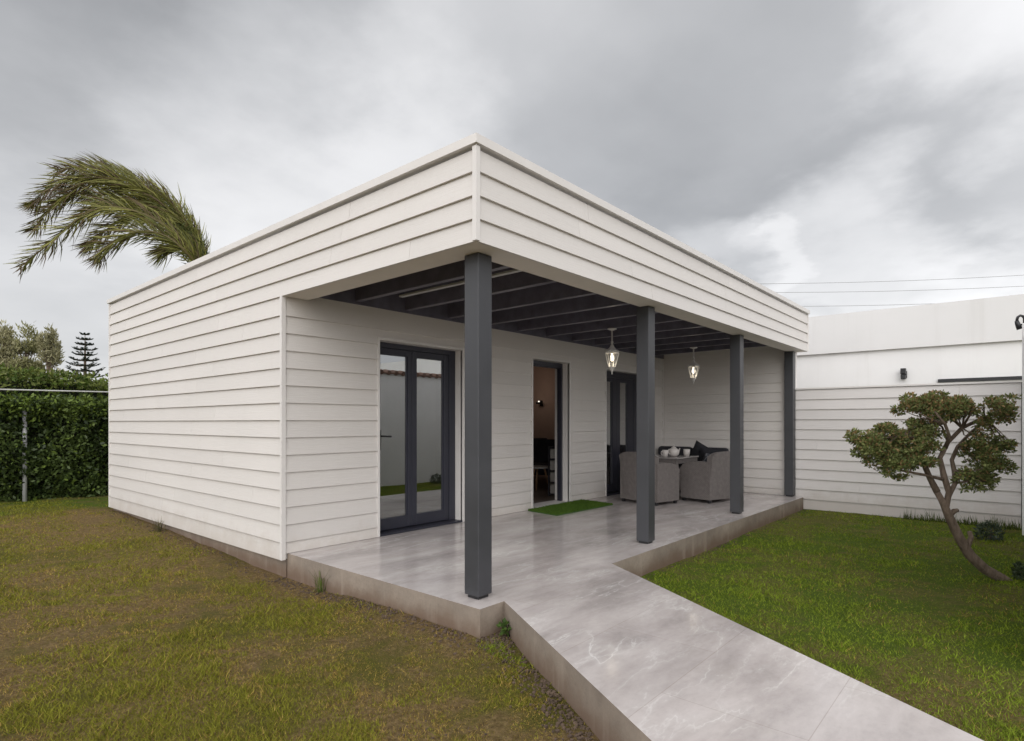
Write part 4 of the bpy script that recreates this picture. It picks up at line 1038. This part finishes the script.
# hedge at the far left, taller light-leaved hedge behind it
def hedge(name, label, x0, x1, y0, y1, z1, n, size, ca, cb, seed, tip=None, tf=0.0, mat='glossy_leaf'):
    t = thing(name, label, 'hedge', ((x0 + x1) / 2, (y0 + y1) / 2, -0.1))
    g = np.random.default_rng(seed)
    # woody core with an uneven face
    mb = MB(); k = 0
    nxs = int((x1 - x0) / 0.35); nzs = 8
    def face(u, w):
        x = x0 + (x1 - x0) * u; z = -0.1 + (z1 - 0.22 + 0.1) * w
        return x, y0 + 0.30 + 0.30 * float(vnoise(x, z * 1.2, 1.6)), z + (0.12 * float(vnoise(x, 3.0, 1.1)) if w > 0.99 else 0)
    grid = [[face(i / nxs, j / nzs) for j in range(nzs + 1)] for i in range(nxs + 1)]
    vs = [p for col in grid for p in col]; fs = []
    for i in range(nxs):
        for j in range(nzs): a = i * (nzs + 1) + j; fs.append((a, a + nzs + 1, a + nzs + 2, a + 1))
    bk = len(vs)
    for i in range(nxs + 1): vs += [(grid[i][0][0], y1 - 0.2, -0.1), (grid[i][0][0], y1 - 0.2, grid[i][-1][2])]
    for i in range(nxs):
        fs.append((i * (nzs + 1) + nzs, (i + 1) * (nzs + 1) + nzs, bk + 2 * i + 3, bk + 2 * i + 1)); fs.append((bk + 2 * i, bk + 2 * i + 1, bk + 2 * i + 3, bk + 2 * i + 2))
    mb.add(vs, fs); mb.build('core', M['twig'], t)
    x = x0 + (x1 - x0) * g.random(n)
    kind = g.random(n)
    z = -0.1 + (z1 + 0.1) * g.random(n) ** 1.05; y = y0 + 0.24 * g.random(n) ** 1.3
    dep = 0.25 * vnoise(x, z * 1.2, 1.6) + 0.12 * vnoise(x, z, 6.0)
    y = y + dep
    top = kind < 0.28
    z[top] = z1 - 0.22 * g.random(top.sum()) + 0.20 * (vnoise(x[top], y[top], 1.3) - 0.5) + 0.12 * (vnoise(x[top], y[top], 5) - 0.5); y[top] = y0 + (y1 - y0) * g.random(top.sum())
    P = np.stack([x, y, z], 1)
    ax = g.normal(size=(n, 3)) * 0.7 + np.array([0, -0.5, 0.35]); ax /= np.linalg.norm(ax, axis=1)[:, None]
    sd = np.cross(ax, g.normal(size=(n, 3))); sd /= np.linalg.norm(sd, axis=1)[:, None]; nm = np.cross(ax, sd)
    L = size * (0.6 + 0.8 * g.random(n))[:, None]; Wd = L * 0.5
    v = np.stack([P, P + ax * L * .5 + sd * Wd * .5 + nm * L * .07, P + ax * L, P + ax * L * .5 - sd * Wd * .5 + nm * L * .07], 1).reshape(-1, 3)
    f = np.clip(g.normal(0.4, 0.28, n) + 0.9 * (vnoise(x, z * 1.1, 2.2) - 0.5), 0, 1)[:, None]
    c = np.array(ca) * (1 - f) + np.array(cb) * f
    if tip is not None:
        m = (g.random(n) < tf) | ((z > z1 - 0.35) & (g.random(n) < 0.5)); c[m] = np.array(tip) * (0.7 + 0.6 * g.random((m.sum(), 1)))
    np_mesh('foliage', v, 4, M[mat], np.repeat(c, 4, 0), t)
    return t
hedge('clipped_hedge', 'dark glossy clipped hedge along the back of the left lawn', -7.0, 9.0, 12.15, 13.1, 1.62, 95000, 0.075, (0.030, 0.050, 0.015), (0.125, 0.175, 0.05), 21, (0.15, 0.21, 0.04), 0.08)
hedge('tall_hedge', 'lighter green taller hedge showing above the dark clipped hedge', -7.5, 9.5, 13.45, 14.6, 2.12, 46000, 0.085, (0.06, 0.10, 0.018), (0.20, 0.27, 0.05), 22, (0.17, 0.20, 0.05), 0.10, 'leaf')
mb = MB(); mb.tube([(2.03, 12.40, -0.25), (2.03, 12.40, 1.50)], 0.032, 10); mb.lathe([(0.034, 1.50), (0.034, 1.52), (0.012, 1.53)], (2.03, 12.40, 0), 10)
props(mb.build('fence_post', M['pole'], None, smooth=True), 'grey metal post standing half buried in the dark hedge', 'post')
mb = MB(); mb.tube([(-6, 12.0, 1.70), (-2, 12.02, 1.70), (1.72, 12.04, 1.715), (4, 12.05, 1.74), (8, 12.06, 1.80)], 0.012, 6)
props(mb.build('wire', M['wire'], None), 'pale taut wire stretched along the face of the hedge', 'wire')

# trees beyond the hedge
def soft_tree(loc, h, w, n, size, ca, cb, seed, label):
    t = thing('broadleaf_tree', label, 'tree', loc, 0, 'pale trees beyond the hedge')
    g = random.Random(seed); mb = MB(); x, y, z = loc
    mb.tube([(x, y, z), (x + .1, y, z + h * .35), (x - .05, y + .1, z + h * .7), (x, y, z + h * .92)], [0.16, 0.12, 0.07, 0.02], 8)
    cs, rs = [], []
    for k in range(44):
        hh = g.uniform(0.30, 0.95); a = g.uniform(0, 6.28); rr = w * (1.05 - hh) ** 0.6 * g.uniform(0.25, 0.85)
        c = (x + rr * math.cos(a), y + rr * math.sin(a), z + h * hh)
        mb.tube([(x, y, z + h * hh * 0.72), ((x + c[0]) / 2, (y + c[1]) / 2, z + h * hh * 0.9), c], [0.035, 0.022, 0.008], 5)
        cs.append(c); s = g.uniform(0.22, 0.42) * w * 0.8; rs.append((s * .65, s * .65, s * 1.9))
    mb.build('trunk', M['bark'], t)
    v, c = leaf_cloud(cs, rs, n, size, ca, cb, seed=seed, shell=0.0, aspect=0.28, up=1.0, gap=0.38)
    np_mesh('crown', v, 4, M['leaf'], c, t)
soft_tree((4.65, 32.7, -0.2), 5.15, 1.5, 14000, 0.17, (0.20, 0.19, 0.095), (0.45, 0.42, 0.25), 31, 'pale olive tree with a rounded ragged top, leftmost beyond the hedge')
soft_tree((5.95, 31.2, -0.2), 5.4, 0.85, 9000, 0.16, (0.21, 0.20, 0.11), (0.48, 0.45, 0.28), 32, 'tall narrow pale tree standing beyond the hedge, left of the tiered conifer')
soft_tree((5.35, 32.4, -0.2), 5.0, 1.5, 12000, 0.17, (0.18, 0.18, 0.08), (0.40, 0.385, 0.20), 33, 'lower pale tree between the two taller pale ones beyond the hedge')
def norfolk(loc, h, label):
    t = thing('tiered_conifer', label, 'tree', loc)
    x, y, z = loc; mb = MB(); mb.tube([(x, y, z), (x, y, z + h * .6), (x, y, z + h)], [0.2, 0.11, 0.012], 8); V, Cc = [], []; g = np.random.default_rng(41)
    tiers = 15
    for k in range(tiers):
        hh = 0.28 + 0.70 * (k / (tiers - 1)) ** 0.9; L = 2.1 * (1 - hh) ** 0.75 + 0.10
        nb_ = 6
        for j in range(nb_):
            a = 6.283 * j / nb_ + 0.5 * k + g.uniform(-.15, .15); le = L * g.uniform(0.85, 1.1)
            st = np.array([x, y, z + h * hh]); dr = np.array([math.cos(a), math.sin(a), 0.0])
            pts = [st + dr * le * s_ + np.array([0, 0, le * (-0.10 * math.sin(s_ * 2.6) + 0.22 * s_ ** 3)]) for s_ in np.linspace(0, 1, 6)]
            mb.tube([tuple(p) for p in pts], [0.03, 0.026, 0.022, 0.018, 0.014, 0.006], 5)
            m = int(60 * le / 1.2) + 14
            s_ = g.random(m) ** 0.8 * 0.95 + 0.05
            P = st + dr * (le * s_)[:, None]; P[:, 2] += le * (-0.10 * np.sin(s_ * 2.6) + 0.22 * s_ ** 3)
            sdv = np.array([-dr[1], dr[0], 0.0]); off = g.normal(0, 1, m)
            ax = dr * 0.5 + sdv * np.sign(off)[:, None] * 0.8 + np.array([0, 0, 1.0]) * g.uniform(0.05, 0.5, m)[:, None]; ax /= np.linalg.norm(ax, axis=1)[:, None]
            ln = (0.16 + 0.14 * g.random(m))[:, None]; wd = np.cross(ax, g.normal(size=(m, 3))); wd /= np.linalg.norm(wd, axis=1)[:, None]
            V.append(np.stack([P, P + ax * ln * .5 + wd * 0.03, P + ax * ln, P + ax * ln * .5 - wd * 0.03], 1).reshape(-1, 3))
            cc = np.array([0.020, 0.032, 0.024]) * (0.6 + g.random((m, 1))); Cc.append(np.repeat(cc, 4, 0))
    mb.build('trunk', M['bark'], t)
    np_mesh('crown', np.concatenate(V), 4, M['leaf'], np.concatenate(Cc), t)
norfolk((11.11, 48.26, -0.2), 7.55, 'dark tiered conifer with level whorls of branches, beyond the hedge by the house corner')

# windswept palm behind the house
pm = thing('palm_tree', 'windblown palm rising behind the house with all its fronds swept to the left', 'palm', (5.25, 13.3, -0.2))
mb = MB()
tz = [(-0.3 + 4.4 * i / 22) for i in range(23)]
mb.tube([(5.25 - 0.02 * i ** 0.5, 13.3 + 0.01 * i, z) for i, z in enumerate(tz)], [0.20 + (0.018 if i % 2 else 0.0) - 0.002 * i for i in range(23)], 14, jit=0.05)
mb.build('trunk', M['palm_bark'], pm, smooth=False)
mb = MB(); mb.lathe([(0.15, 3.85), (0.22, 4.0), (0.24, 4.25), (0.16, 4.5), (0.06, 4.65)], (5.17, 13.46, 0), 14); mb.build('crown_shaft', M['palm_bark'], pm, smooth=True)
FR = [
 [(5.162, 13.435, 4.449), (4.991, 13.632, 5.265), (4.707, 13.96, 5.916), (4.309, 14.419, 6.458), (3.854, 14.944, 6.784), (3.385, 15.485, 6.893), (3.001, 15.928, 6.675), (2.674, 16.305, 6.241)],
 [(5.235, 13.598, 4.48), (5.128, 14.037, 5.312), (4.774, 14.546, 5.944), (4.331, 15.107, 6.395), (3.858, 15.703, 6.665), (3.415, 16.214, 6.665), (3.03, 16.657, 6.327), (2.824, 16.896, 5.876)],
 [(5.044, 13.275, 4.443), (4.696, 13.361, 4.927), (4.338, 13.774, 5.347), (3.967, 14.203, 5.557), (3.554, 14.68, 5.62), (3.14, 15.156, 5.284), (2.796, 15.553, 4.821), (2.411, 15.998, 4.359)],
 [(5.023, 13.156, 4.323), (4.609, 13.104, 4.692), (4.34, 13.314, 4.938), (4.044, 13.655, 5.02), (3.776, 13.965, 4.938), (3.534, 14.244, 4.733), (3.4, 14.399, 4.487)],
 [(5.204, 13.552, 4.528), (5.182, 13.87, 5.25), (4.963, 14.122, 5.85), (4.629, 14.508, 6.405), (4.236, 14.961, 6.849), (3.829, 15.431, 7.116), (3.465, 15.851, 7.205), (3.101, 16.27, 7.116)],
 [(5.267, 13.757, 4.586), (5.153, 14.503, 5.274), (4.995, 14.902, 5.669), (4.645, 15.406, 5.901), (4.31, 15.792, 5.855), (3.975, 16.178, 5.553), (3.701, 16.495, 5.204)],
 [(5.012, 13.25, 4.412), (4.901, 13.278, 4.75), (4.72, 13.47, 4.86), (4.54, 13.66, 4.82), (4.40, 13.83, 4.68)],
 [(5.18, 13.50, 4.50), (5.05, 13.60, 5.0), (4.85, 13.85, 5.55), (4.55, 14.20, 6.0), (4.15, 14.65, 6.30), (3.75, 15.10, 6.40), (3.35, 15.55, 6.25), (3.05, 15.9, 5.9)],
 [(5.20, 13.50, 4.50), (5.00, 13.75, 5.05), (4.75, 14.05, 5.5), (4.40, 14.45, 5.85), (4.05, 14.85, 6.0), (3.70, 15.25, 5.9), (3.40, 15.6, 5.6)],
 [(5.26, 13.50, 4.40), (5.6, 13.35, 4.52), (5.95, 13.25, 4.30), (6.2, 13.2, 3.85), (6.35, 13.2, 3.3)],
 [(5.22, 13.60, 4.40), (5.45, 14.0, 4.6), (5.6, 14.5, 4.45), (5.7, 15.0, 3.9), (5.75, 15.3, 3.3)],
]
WIND = np.array([-0.62, 0.72, 0.05])
def frond(pts, seed, dens=1.0):
    g = np.random.default_rng(seed)
    P = np.array(pts); n = len(P)
    # smooth the midrib
    tt = np.linspace(0, n - 1, 40); i0 = np.clip(tt.astype(int), 0, n - 2); f = (tt - i0)[:, None]
    def cr(i): return P[np.clip(i, 0, n - 1)]
    p0, p1, p2, p3 = cr(i0 - 1), cr(i0), cr(i0 + 1), cr(i0 + 2)
    Q = 0.5 * ((2 * p1) + (-p0 + p2) * f + (2 * p0 - 5 * p1 + 4 * p2 - p3) * f ** 2 + (-p0 + 3 * p1 - 3 * p2 + p3) * f ** 3)
    mb = MB(); mb.tube([tuple(q) for q in Q], [0.03 * (1 - i / 40) ** 0.8 + 0.004 for i in range(40)], 6)
    k = 0; N = int(290 * dens)
    V, C = [], []
    for side in (-1, 1):
        s = np.sort(g.random(N)) * 0.93 + 0.07
        fi = s * 39; a = np.clip(fi.astype(int), 0, 38); fr = (fi - a)[:, None]
        B = Q[a] * (1 - fr) + Q[a + 1] * fr; T_ = Q[a + 1] - Q[a]; T_ /= np.linalg.norm(T_, axis=1)[:, None]
        view = np.cross(T_, np.array([0.7556, 0.655, 0.0])); view /= np.linalg.norm(view, axis=1)[:, None] + 1e-6
        dep = np.cross(T_, view)
        out_ = view * side * g.uniform(0.35, 1.0, N)[:, None] + dep * g.uniform(-0.9, 0.9, N)[:, None]
        le = (0.26 + 0.42 * np.sin(np.pi * np.clip(s * 0.80 + 0.14, 0, 1))) * g.uniform(0.75, 1.15, N)
        d1 = T_ * 0.85 + out_ * 0.62 + g.normal(0, 0.10, (N, 3)); d1 /= np.linalg.norm(d1, axis=1)[:, None]
        d2 = d1 + WIND * 0.42 + np.array([0, 0, -0.22]) + g.normal(0, 0.08, (N, 3)); d2 /= np.linalg.norm(d2, axis=1)[:, None]
        M1 = B + d1 * (le * 0.5)[:, None]; E_ = M1 + d2 * (le * 0.5)[:, None]
        w = np.cross(d1, g.normal(size=(N, 3))); w /= np.linalg.norm(w, axis=1)[:, None]; w = w * 0.0105
        V.append(np.stack([B - w * .6, B + w * .6, M1 + w, M1 - w], 1).reshape(-1, 3)); V.append(np.stack([M1 - w, M1 + w, E_ + w * .12, E_ - w * .12], 1).reshape(-1, 3))
        f2 = g.random((N, 1)); dry = (g.random((N, 1)) < 0.12 + 0.45 * s[:, None] ** 2)
        c = np.array([0.075, 0.086, 0.018]) * (1 - f2) + np.array([0.30, 0.29, 0.075]) * f2
        c = np.where(dry, np.array([0.15, 0.105, 0.06]) * (0.6 + 0.6 * f2), c); c4 = np.repeat(c, 4, 0)
        C += [c4, c4 * 0.95]
    o = mb.build('frond', M['leaf'], pm)
    me = o.data; nv = len(me.vertices)
    a = me.color_attributes.new('Col', 'FLOAT_COLOR', 'POINT'); a.data.foreach_set('color', np.tile(np.array([0.16, 0.13, 0.05, 1], np.float32), nv))
    np_mesh('leaflets', np.concatenate(V), 4, M['leaf'], np.concatenate(C), o)
FR = [[(x + 0.10, y - 0.115, z + 0.10 * min(1, k / 3)) for k, (x, y, z) in enumerate(f_)] for f_ in FR]
for i in (0, 1, 4): FR[i] = [(x, y, z - 0.42 * min(1, k / 3)) for k, (x, y, z) in enumerate(FR[i])]
for i, p in enumerate(FR): frond(p, 60 + i, {2: 0.7, 3: 0.6, 6: 0.45, 9: 0.6, 10: 0.6}.get(i, 1.0))
v, c = leaf_cloud([(5.12, 13.38, 4.62), (5.0, 13.5, 4.95), (4.88, 13.66, 5.25)], [0.24, 0.2, 0.16], 700, 0.16, (0.035, 0.055, 0.014), (0.11, 0.13, 0.035), seed=77, aspect=0.14, up=0.5)
np_mesh('young_leaves', v, 4, M['leaf'], c, pm)

# overhead cables beyond the neighbour
for za, zb, lab in ((15.55, 16.75, 'topmost of the thin overhead cables crossing the sky at right'), (14.75, 15.5, 'middle one of the thin overhead cables crossing the sky at right'), (13.3, 14.1, 'lowest of the thin overhead cables crossing the sky at right')):
    mb = MB(); A, B_ = Vector((56.0, 27.0, za - 0.2)), Vector((88, -9.5, zb + 0.4))
    mb.tube([A.lerp(B_, k / 16) + Vector((0, 0, -0.5 * math.sin(math.pi * k / 16))) for k in range(17)], 0.022, 5)
    props(mb.build('overhead_cable', M['cable'], None), lab, 'cable', 'overhead cables')

# ------------------------------------------------------------------ grass, weeds, loose earth
def in_poly(x, y, poly):
    r = np.zeros(x.shape, bool); n = len(poly)
    for i in range(n):
        x0, y0 = poly[i]; x1, y1 = poly[(i + 1) % n]
        c = ((y0 > y) != (y1 > y)) & (x < (x1 - x0) * (y - y0) / (y1 - y0 + 1e-12) + x0); r ^= c
    return r
PATHP = [tuple(A1), tuple(B1), tuple(B0), tuple(A0)]
def path_dist(x, y):       # distance outside the path edges
    nrm = np.array([PATH_DIR[1], -PATH_DIR[0]])
    da = (x - A0[0]) * nrm[0] + (y - A0[1]) * nrm[1]; db = (x - B0[0]) * nrm[0] + (y - B0[1]) * nrm[1]
    return np.maximum(da, -db) if (B0 - A0) @ nrm < 0 else np.maximum(-da, db)
def blades(region, n_try, seed, k_rad, cap):
    g = np.random.default_rng(seed)
    x0, x1, y0, y1 = region
    # radial sampling around the camera gives an even cover in the picture
    r = np.exp(g.uniform(np.log(1.6), np.log(16.0), n_try)); th = g.uniform(R(-15), R(120), n_try)
    x, y = r * np.cos(th), r * np.sin(th)
    ok = (x > x0) & (x < x1) & (y > y0) & (y < y1) & ~in_poly(x, y, PATHP)
    ok &= ~((x > 2.70) & (y > 2.61) & (x < 10.2) & (y < 10.3)) & ~((x > 2.655) & (y > 5.07) & (y < 10.2))
    x, y, r = x[ok], y[ok], r[ok]
    return x, y, r, g
GL = [(-4.5, 2.9, 0.8, 12.3, 1100000, 91), (2.6, 10.15, -0.03, 2.61, 750000, 92)]
V, C = [], []
for x0, x1, y0, y1, nt_, sd_ in GL:
    x, y, r, g = blades((x0, x1, y0, y1), nt_, sd_, 0, 0)
    left = sd_ == 91
    p = lawn_p(x, y)
    if left:
        green = sstep(0.44, 0.58, p) + 0.9 * sstep(10.3, 11.0, y)
        dens = 0.42 + 0.58 * sstep(0.36, 0.54, p)
        edge = np.minimum(np.abs(x - 2.66) + 10 * (y < 2.4), 9)
    else:
        green = sstep(0.22, 0.48, p); dens = 0.45 + 0.55 * sstep(0.22, 0.42, p)
        edge = np.minimum(np.minimum(np.abs(y - 2.61), 9), 9)
    pd = path_dist(x, y)
    edge = np.minimum(edge, np.where(y < 2.7, pd * 1.6, 9))
    dens *= 0.12 + 0.88 * sstep(0.03, 0.30 if left else 0.13, edge + 0.10 * (vnoise(x, y, 5) - 0.5))
    keep = g.random(len(x)) < dens
    x, y, r, green, p = x[keep], y[keep], r[keep], np.clip(green[keep], 0, 1), p[keep]
    n = len(x); z = gz(x, y) - 0.004
    P = np.stack([x, y, z], 1)
    hgt = (0.009 + 0.015 * g.random(n)) * (0.45 + 0.5 * vnoise(x, y, 2.0) + 0.75 * vnoise(x + 3, y + 9, 7.0) ** 2) * (0.85 + 0.55 * green); hgt[g.random(n) < 0.02] *= 1.7
    wid = 0.0013 + 0.00055 * r
    an = g.random(n) * 6.283; sd = np.stack([np.cos(an), np.sin(an), 0 * an], 1) * wid[:, None] * 0.7
    la = g.random(n) * 6.283; le = hgt * g.uniform(0.3, 1.7, n)
    tip = P + np.stack([np.cos(la) * le, np.sin(la) * le, hgt], 1)
    V.append(np.stack([P - sd, P + sd, tip], 1).reshape(-1, 3))
    f = g.random((n, 1)); gr = green[:, None]
    cg = (np.array([0.105, 0.110, 0.013]) * (1 - f) + np.array([0.33, 0.32, 0.048]) * f) if left else (np.array([0.088, 0.130, 0.012]) * (1 - f) + np.array([0.31, 0.40, 0.045]) * f)
    cb = np.array([0.20, 0.135, 0.034]) * (1 - f) + np.array([0.52, 0.37, 0.105]) * f
    gr = np.where(y[:, None] > 10.6, 1.12, gr) if left else gr
    is_g = g.random((n, 1)) < (0.34 + 0.58 * gr if left else 0.68 + 0.29 * gr)
    c = np.where(is_g, cg, cb)
    C.append(np.repeat(c, 3, 0))
lawn = np_mesh('lawn_grass', np.concatenate(V), 3, M['blade'], np.concatenate(C))
props(lawn, 'short patchy lawn grass, brownish at left and greener at right', 'grass', None, 'stuff')

# crumbs of earth along the foot of the slab, the path and the house
mb = MB(); g = random.Random(5)
def clod(x, y, s):
    z = float(gz(x, y)); vs = []
    for k in range(8):
        q = Vector((1 if k & 1 else -1, 1 if k & 2 else -1, 1 if k & 4 else -1)).normalized() * s * g.uniform(0.55, 1.1)
        vs.append((x + q.x, y + q.y, z + q.z * 0.8 + s * 0.25))
    mb.add(vs, [(0, 2, 3, 1), (4, 5, 7, 6), (0, 1, 5, 4), (2, 6, 7, 3), (0, 4, 6, 2), (1, 3, 7, 5)])
for _ in range(520): clod(2.69 - abs(g.gauss(0, 0.11)), g.uniform(2.45, 5.1), g.uniform(0.004, 0.016))
for _ in range(900):
    s_ = g.uniform(0, 2.6); q = A0 + PATH_DIR * s_ + np.array([-0.8616, 0.5075]) * (0.012 + abs(g.gauss(0, 0.09))); clod(q[0], q[1], g.uniform(0.004, 0.017))
for _ in range(120): clod(2.70 + g.uniform(0, 0.22), 2.60 - abs(g.gauss(0, 0.09)), g.uniform(0.004, 0.018))
k = 0
while k < 1500:        # bare patches of the left lawn
    r_ = math.exp(g.uniform(math.log(2.2), math.log(8))); a_ = R(g.uniform(42, 92)); x_, y_ = r_ * math.cos(a_), r_ * math.sin(a_)
    if x_ > 2.6 or y_ < 0.9 or path_dist(np.array([x_]), np.array([y_]))[0] < 0.1 and y_ < 2.7: 
        k += 1; continue
    p_ = float(lawn_p(x_, y_))
    if p_ < 0.44: clod(x_, y_, g.uniform(0.003, 0.009))
    k += 1
for _ in range(260): clod(2.65 - abs(g.gauss(0, 0.09)), g.uniform(5.1, 10), g.uniform(0.004, 0.016))
for _ in range(260): clod(g.uniform(4.3, 10.1), 2.60 - abs(g.gauss(0, 0.06)), g.uniform(0.004, 0.014))
for _ in range(200):
    s_ = g.uniform(0, 2.8); q = B0 + PATH_DIR * s_ + np.array([0.8616, -0.5075]) * (0.012 + abs(g.gauss(0, 0.04))); clod(q[0], q[1], g.uniform(0.003, 0.010))
props(mb.build('loose_earth', simple('crumbly_earth', (0.105, 0.072, 0.050), 0.95, var=0.4, scale=20, bump=0.5, bscale=120)), 'crumbs of brown earth along the foot of the concrete slab', 'earth', None, 'stuff')

def tuft(name, label, x, y, n, h, spread, seed, cat='weed', group=None, wide=0.005, ca=(0.05, 0.075, 0.018), cb=(0.13, 0.17, 0.04)):
    g = np.random.default_rng(seed); z = float(gz(x, y)) - 0.005
    an = g.random(n) * 6.283; rr = spread * 0.45 * g.random(n)
    P = np.stack([x + rr * np.cos(an), y + rr * np.sin(an), np.full(n, z)], 1)
    hh = h * g.uniform(0.45, 1.1, n); le = hh * g.uniform(0.1, 0.75, n); a2 = an + g.normal(0, 0.7, n)
    D = np.stack([np.cos(a2), np.sin(a2), 0 * a2], 1); S_ = np.stack([-np.sin(a2), np.cos(a2), 0 * a2], 1) * wide * 0.5
    Mi = P + D * (le * 0.3)[:, None] + np.array([0, 0, 1.0]) * (hh * 0.6)[:, None]; E_ = P + D * le[:, None] + np.array([0, 0, 1.0]) * hh[:, None]
    v = np.concatenate([np.stack([P - S_, P + S_, Mi + S_, Mi - S_], 1).reshape(-1, 3), np.stack([Mi - S_, Mi + S_, E_ + S_ * .1, E_ - S_ * .1], 1).reshape(-1, 3)])
    f = g.random((n, 1)); c = np.array(ca) * (1 - f) + np.array(cb) * f; c = np.concatenate([np.repeat(c, 4, 0)] * 2)
    o = np_mesh(name, v, 4, M['blade'], c)
    return props(o, label, cat, group)
tuft('grass_tuft', 'thin upright grass tuft against the slab near the white house corner', 2.66, 4.43, 26, 0.20, 0.10, 1)
tuft('grass_tuft', 'lush green grass tuft against the side of the path, nearest of the tufts', 2.36, 1.36, 90, 0.15, 0.20, 2, cb=(0.12, 0.20, 0.035))
tuft('grass_tuft', 'dry grass tuft at the foot of the left board wall', 2.58, 7.95, 40, 0.17, 0.16, 3, ca=(0.06, 0.06, 0.03), cb=(0.16, 0.14, 0.07))
t = thing('broadleaf_weed', 'small leafy green weed in the corner between the slab and the path', 'weed', (2.86, 2.50, float(gz(2.86, 2.5))))
v, c = leaf_cloud([(2.86, 2.50, -0.15), (2.84, 2.52, -0.13)], [(0.04, 0.04, 0.035), (0.03, 0.03, 0.035)], 60, 0.036, (0.05, 0.09, 0.02), (0.13, 0.21, 0.045), seed=9, aspect=0.6, up=0.6)
np_mesh('leaves', v, 4, M['leaf'], c, t)
mb = MB(); mb.tube([(2.86, 2.50, -0.21), (2.855, 2.505, -0.11)], [0.004, 0.002], 5); mb.build('stem', M['leaf'], t)
V, C = [], []
for k in range(26):
    yy = -0.02 + 1.25 * (k / 25) ** 1.0 + rng.uniform(-.02, .02)
    n = 16; g2 = np.random.default_rng(200 + k); hb = rng.uniform(0.08, 0.20)
    P = np.stack([10.12 - 0.05 * g2.random(n), yy + g2.normal(0, 0.035, n), np.full(n, -0.21)], 1)
    tip = P + np.stack([g2.normal(0, 0.03, n), g2.normal(0, 0.03, n), hb * g2.uniform(0.5, 1.1, n)], 1)
    sdv = np.array([0.3, 0.9, 0]) * 0.006
    V.append(np.stack([P - sdv, P + sdv, tip], 1).reshape(-1, 3)); f = g2.random((n, 1)); C.append(np.repeat(np.array([0.06, 0.085, 0.02]) * (1 - f) + np.array([0.15, 0.18, 0.05]) * f, 3, 0))
props(np_mesh('fence_weeds', np.concatenate(V), 3, M['blade'], np.concatenate(C)), 'uncut strip of longer grass along the foot of the white fence', 'grass', None, 'stuff')

# ------------------------------------------------------------------ render settings
S.render.engine = 'CYCLES'
S.cycles.max_bounces = 8
S.cycles.diffuse_bounces = 4
S.cycles.transparent_max_bounces = 12
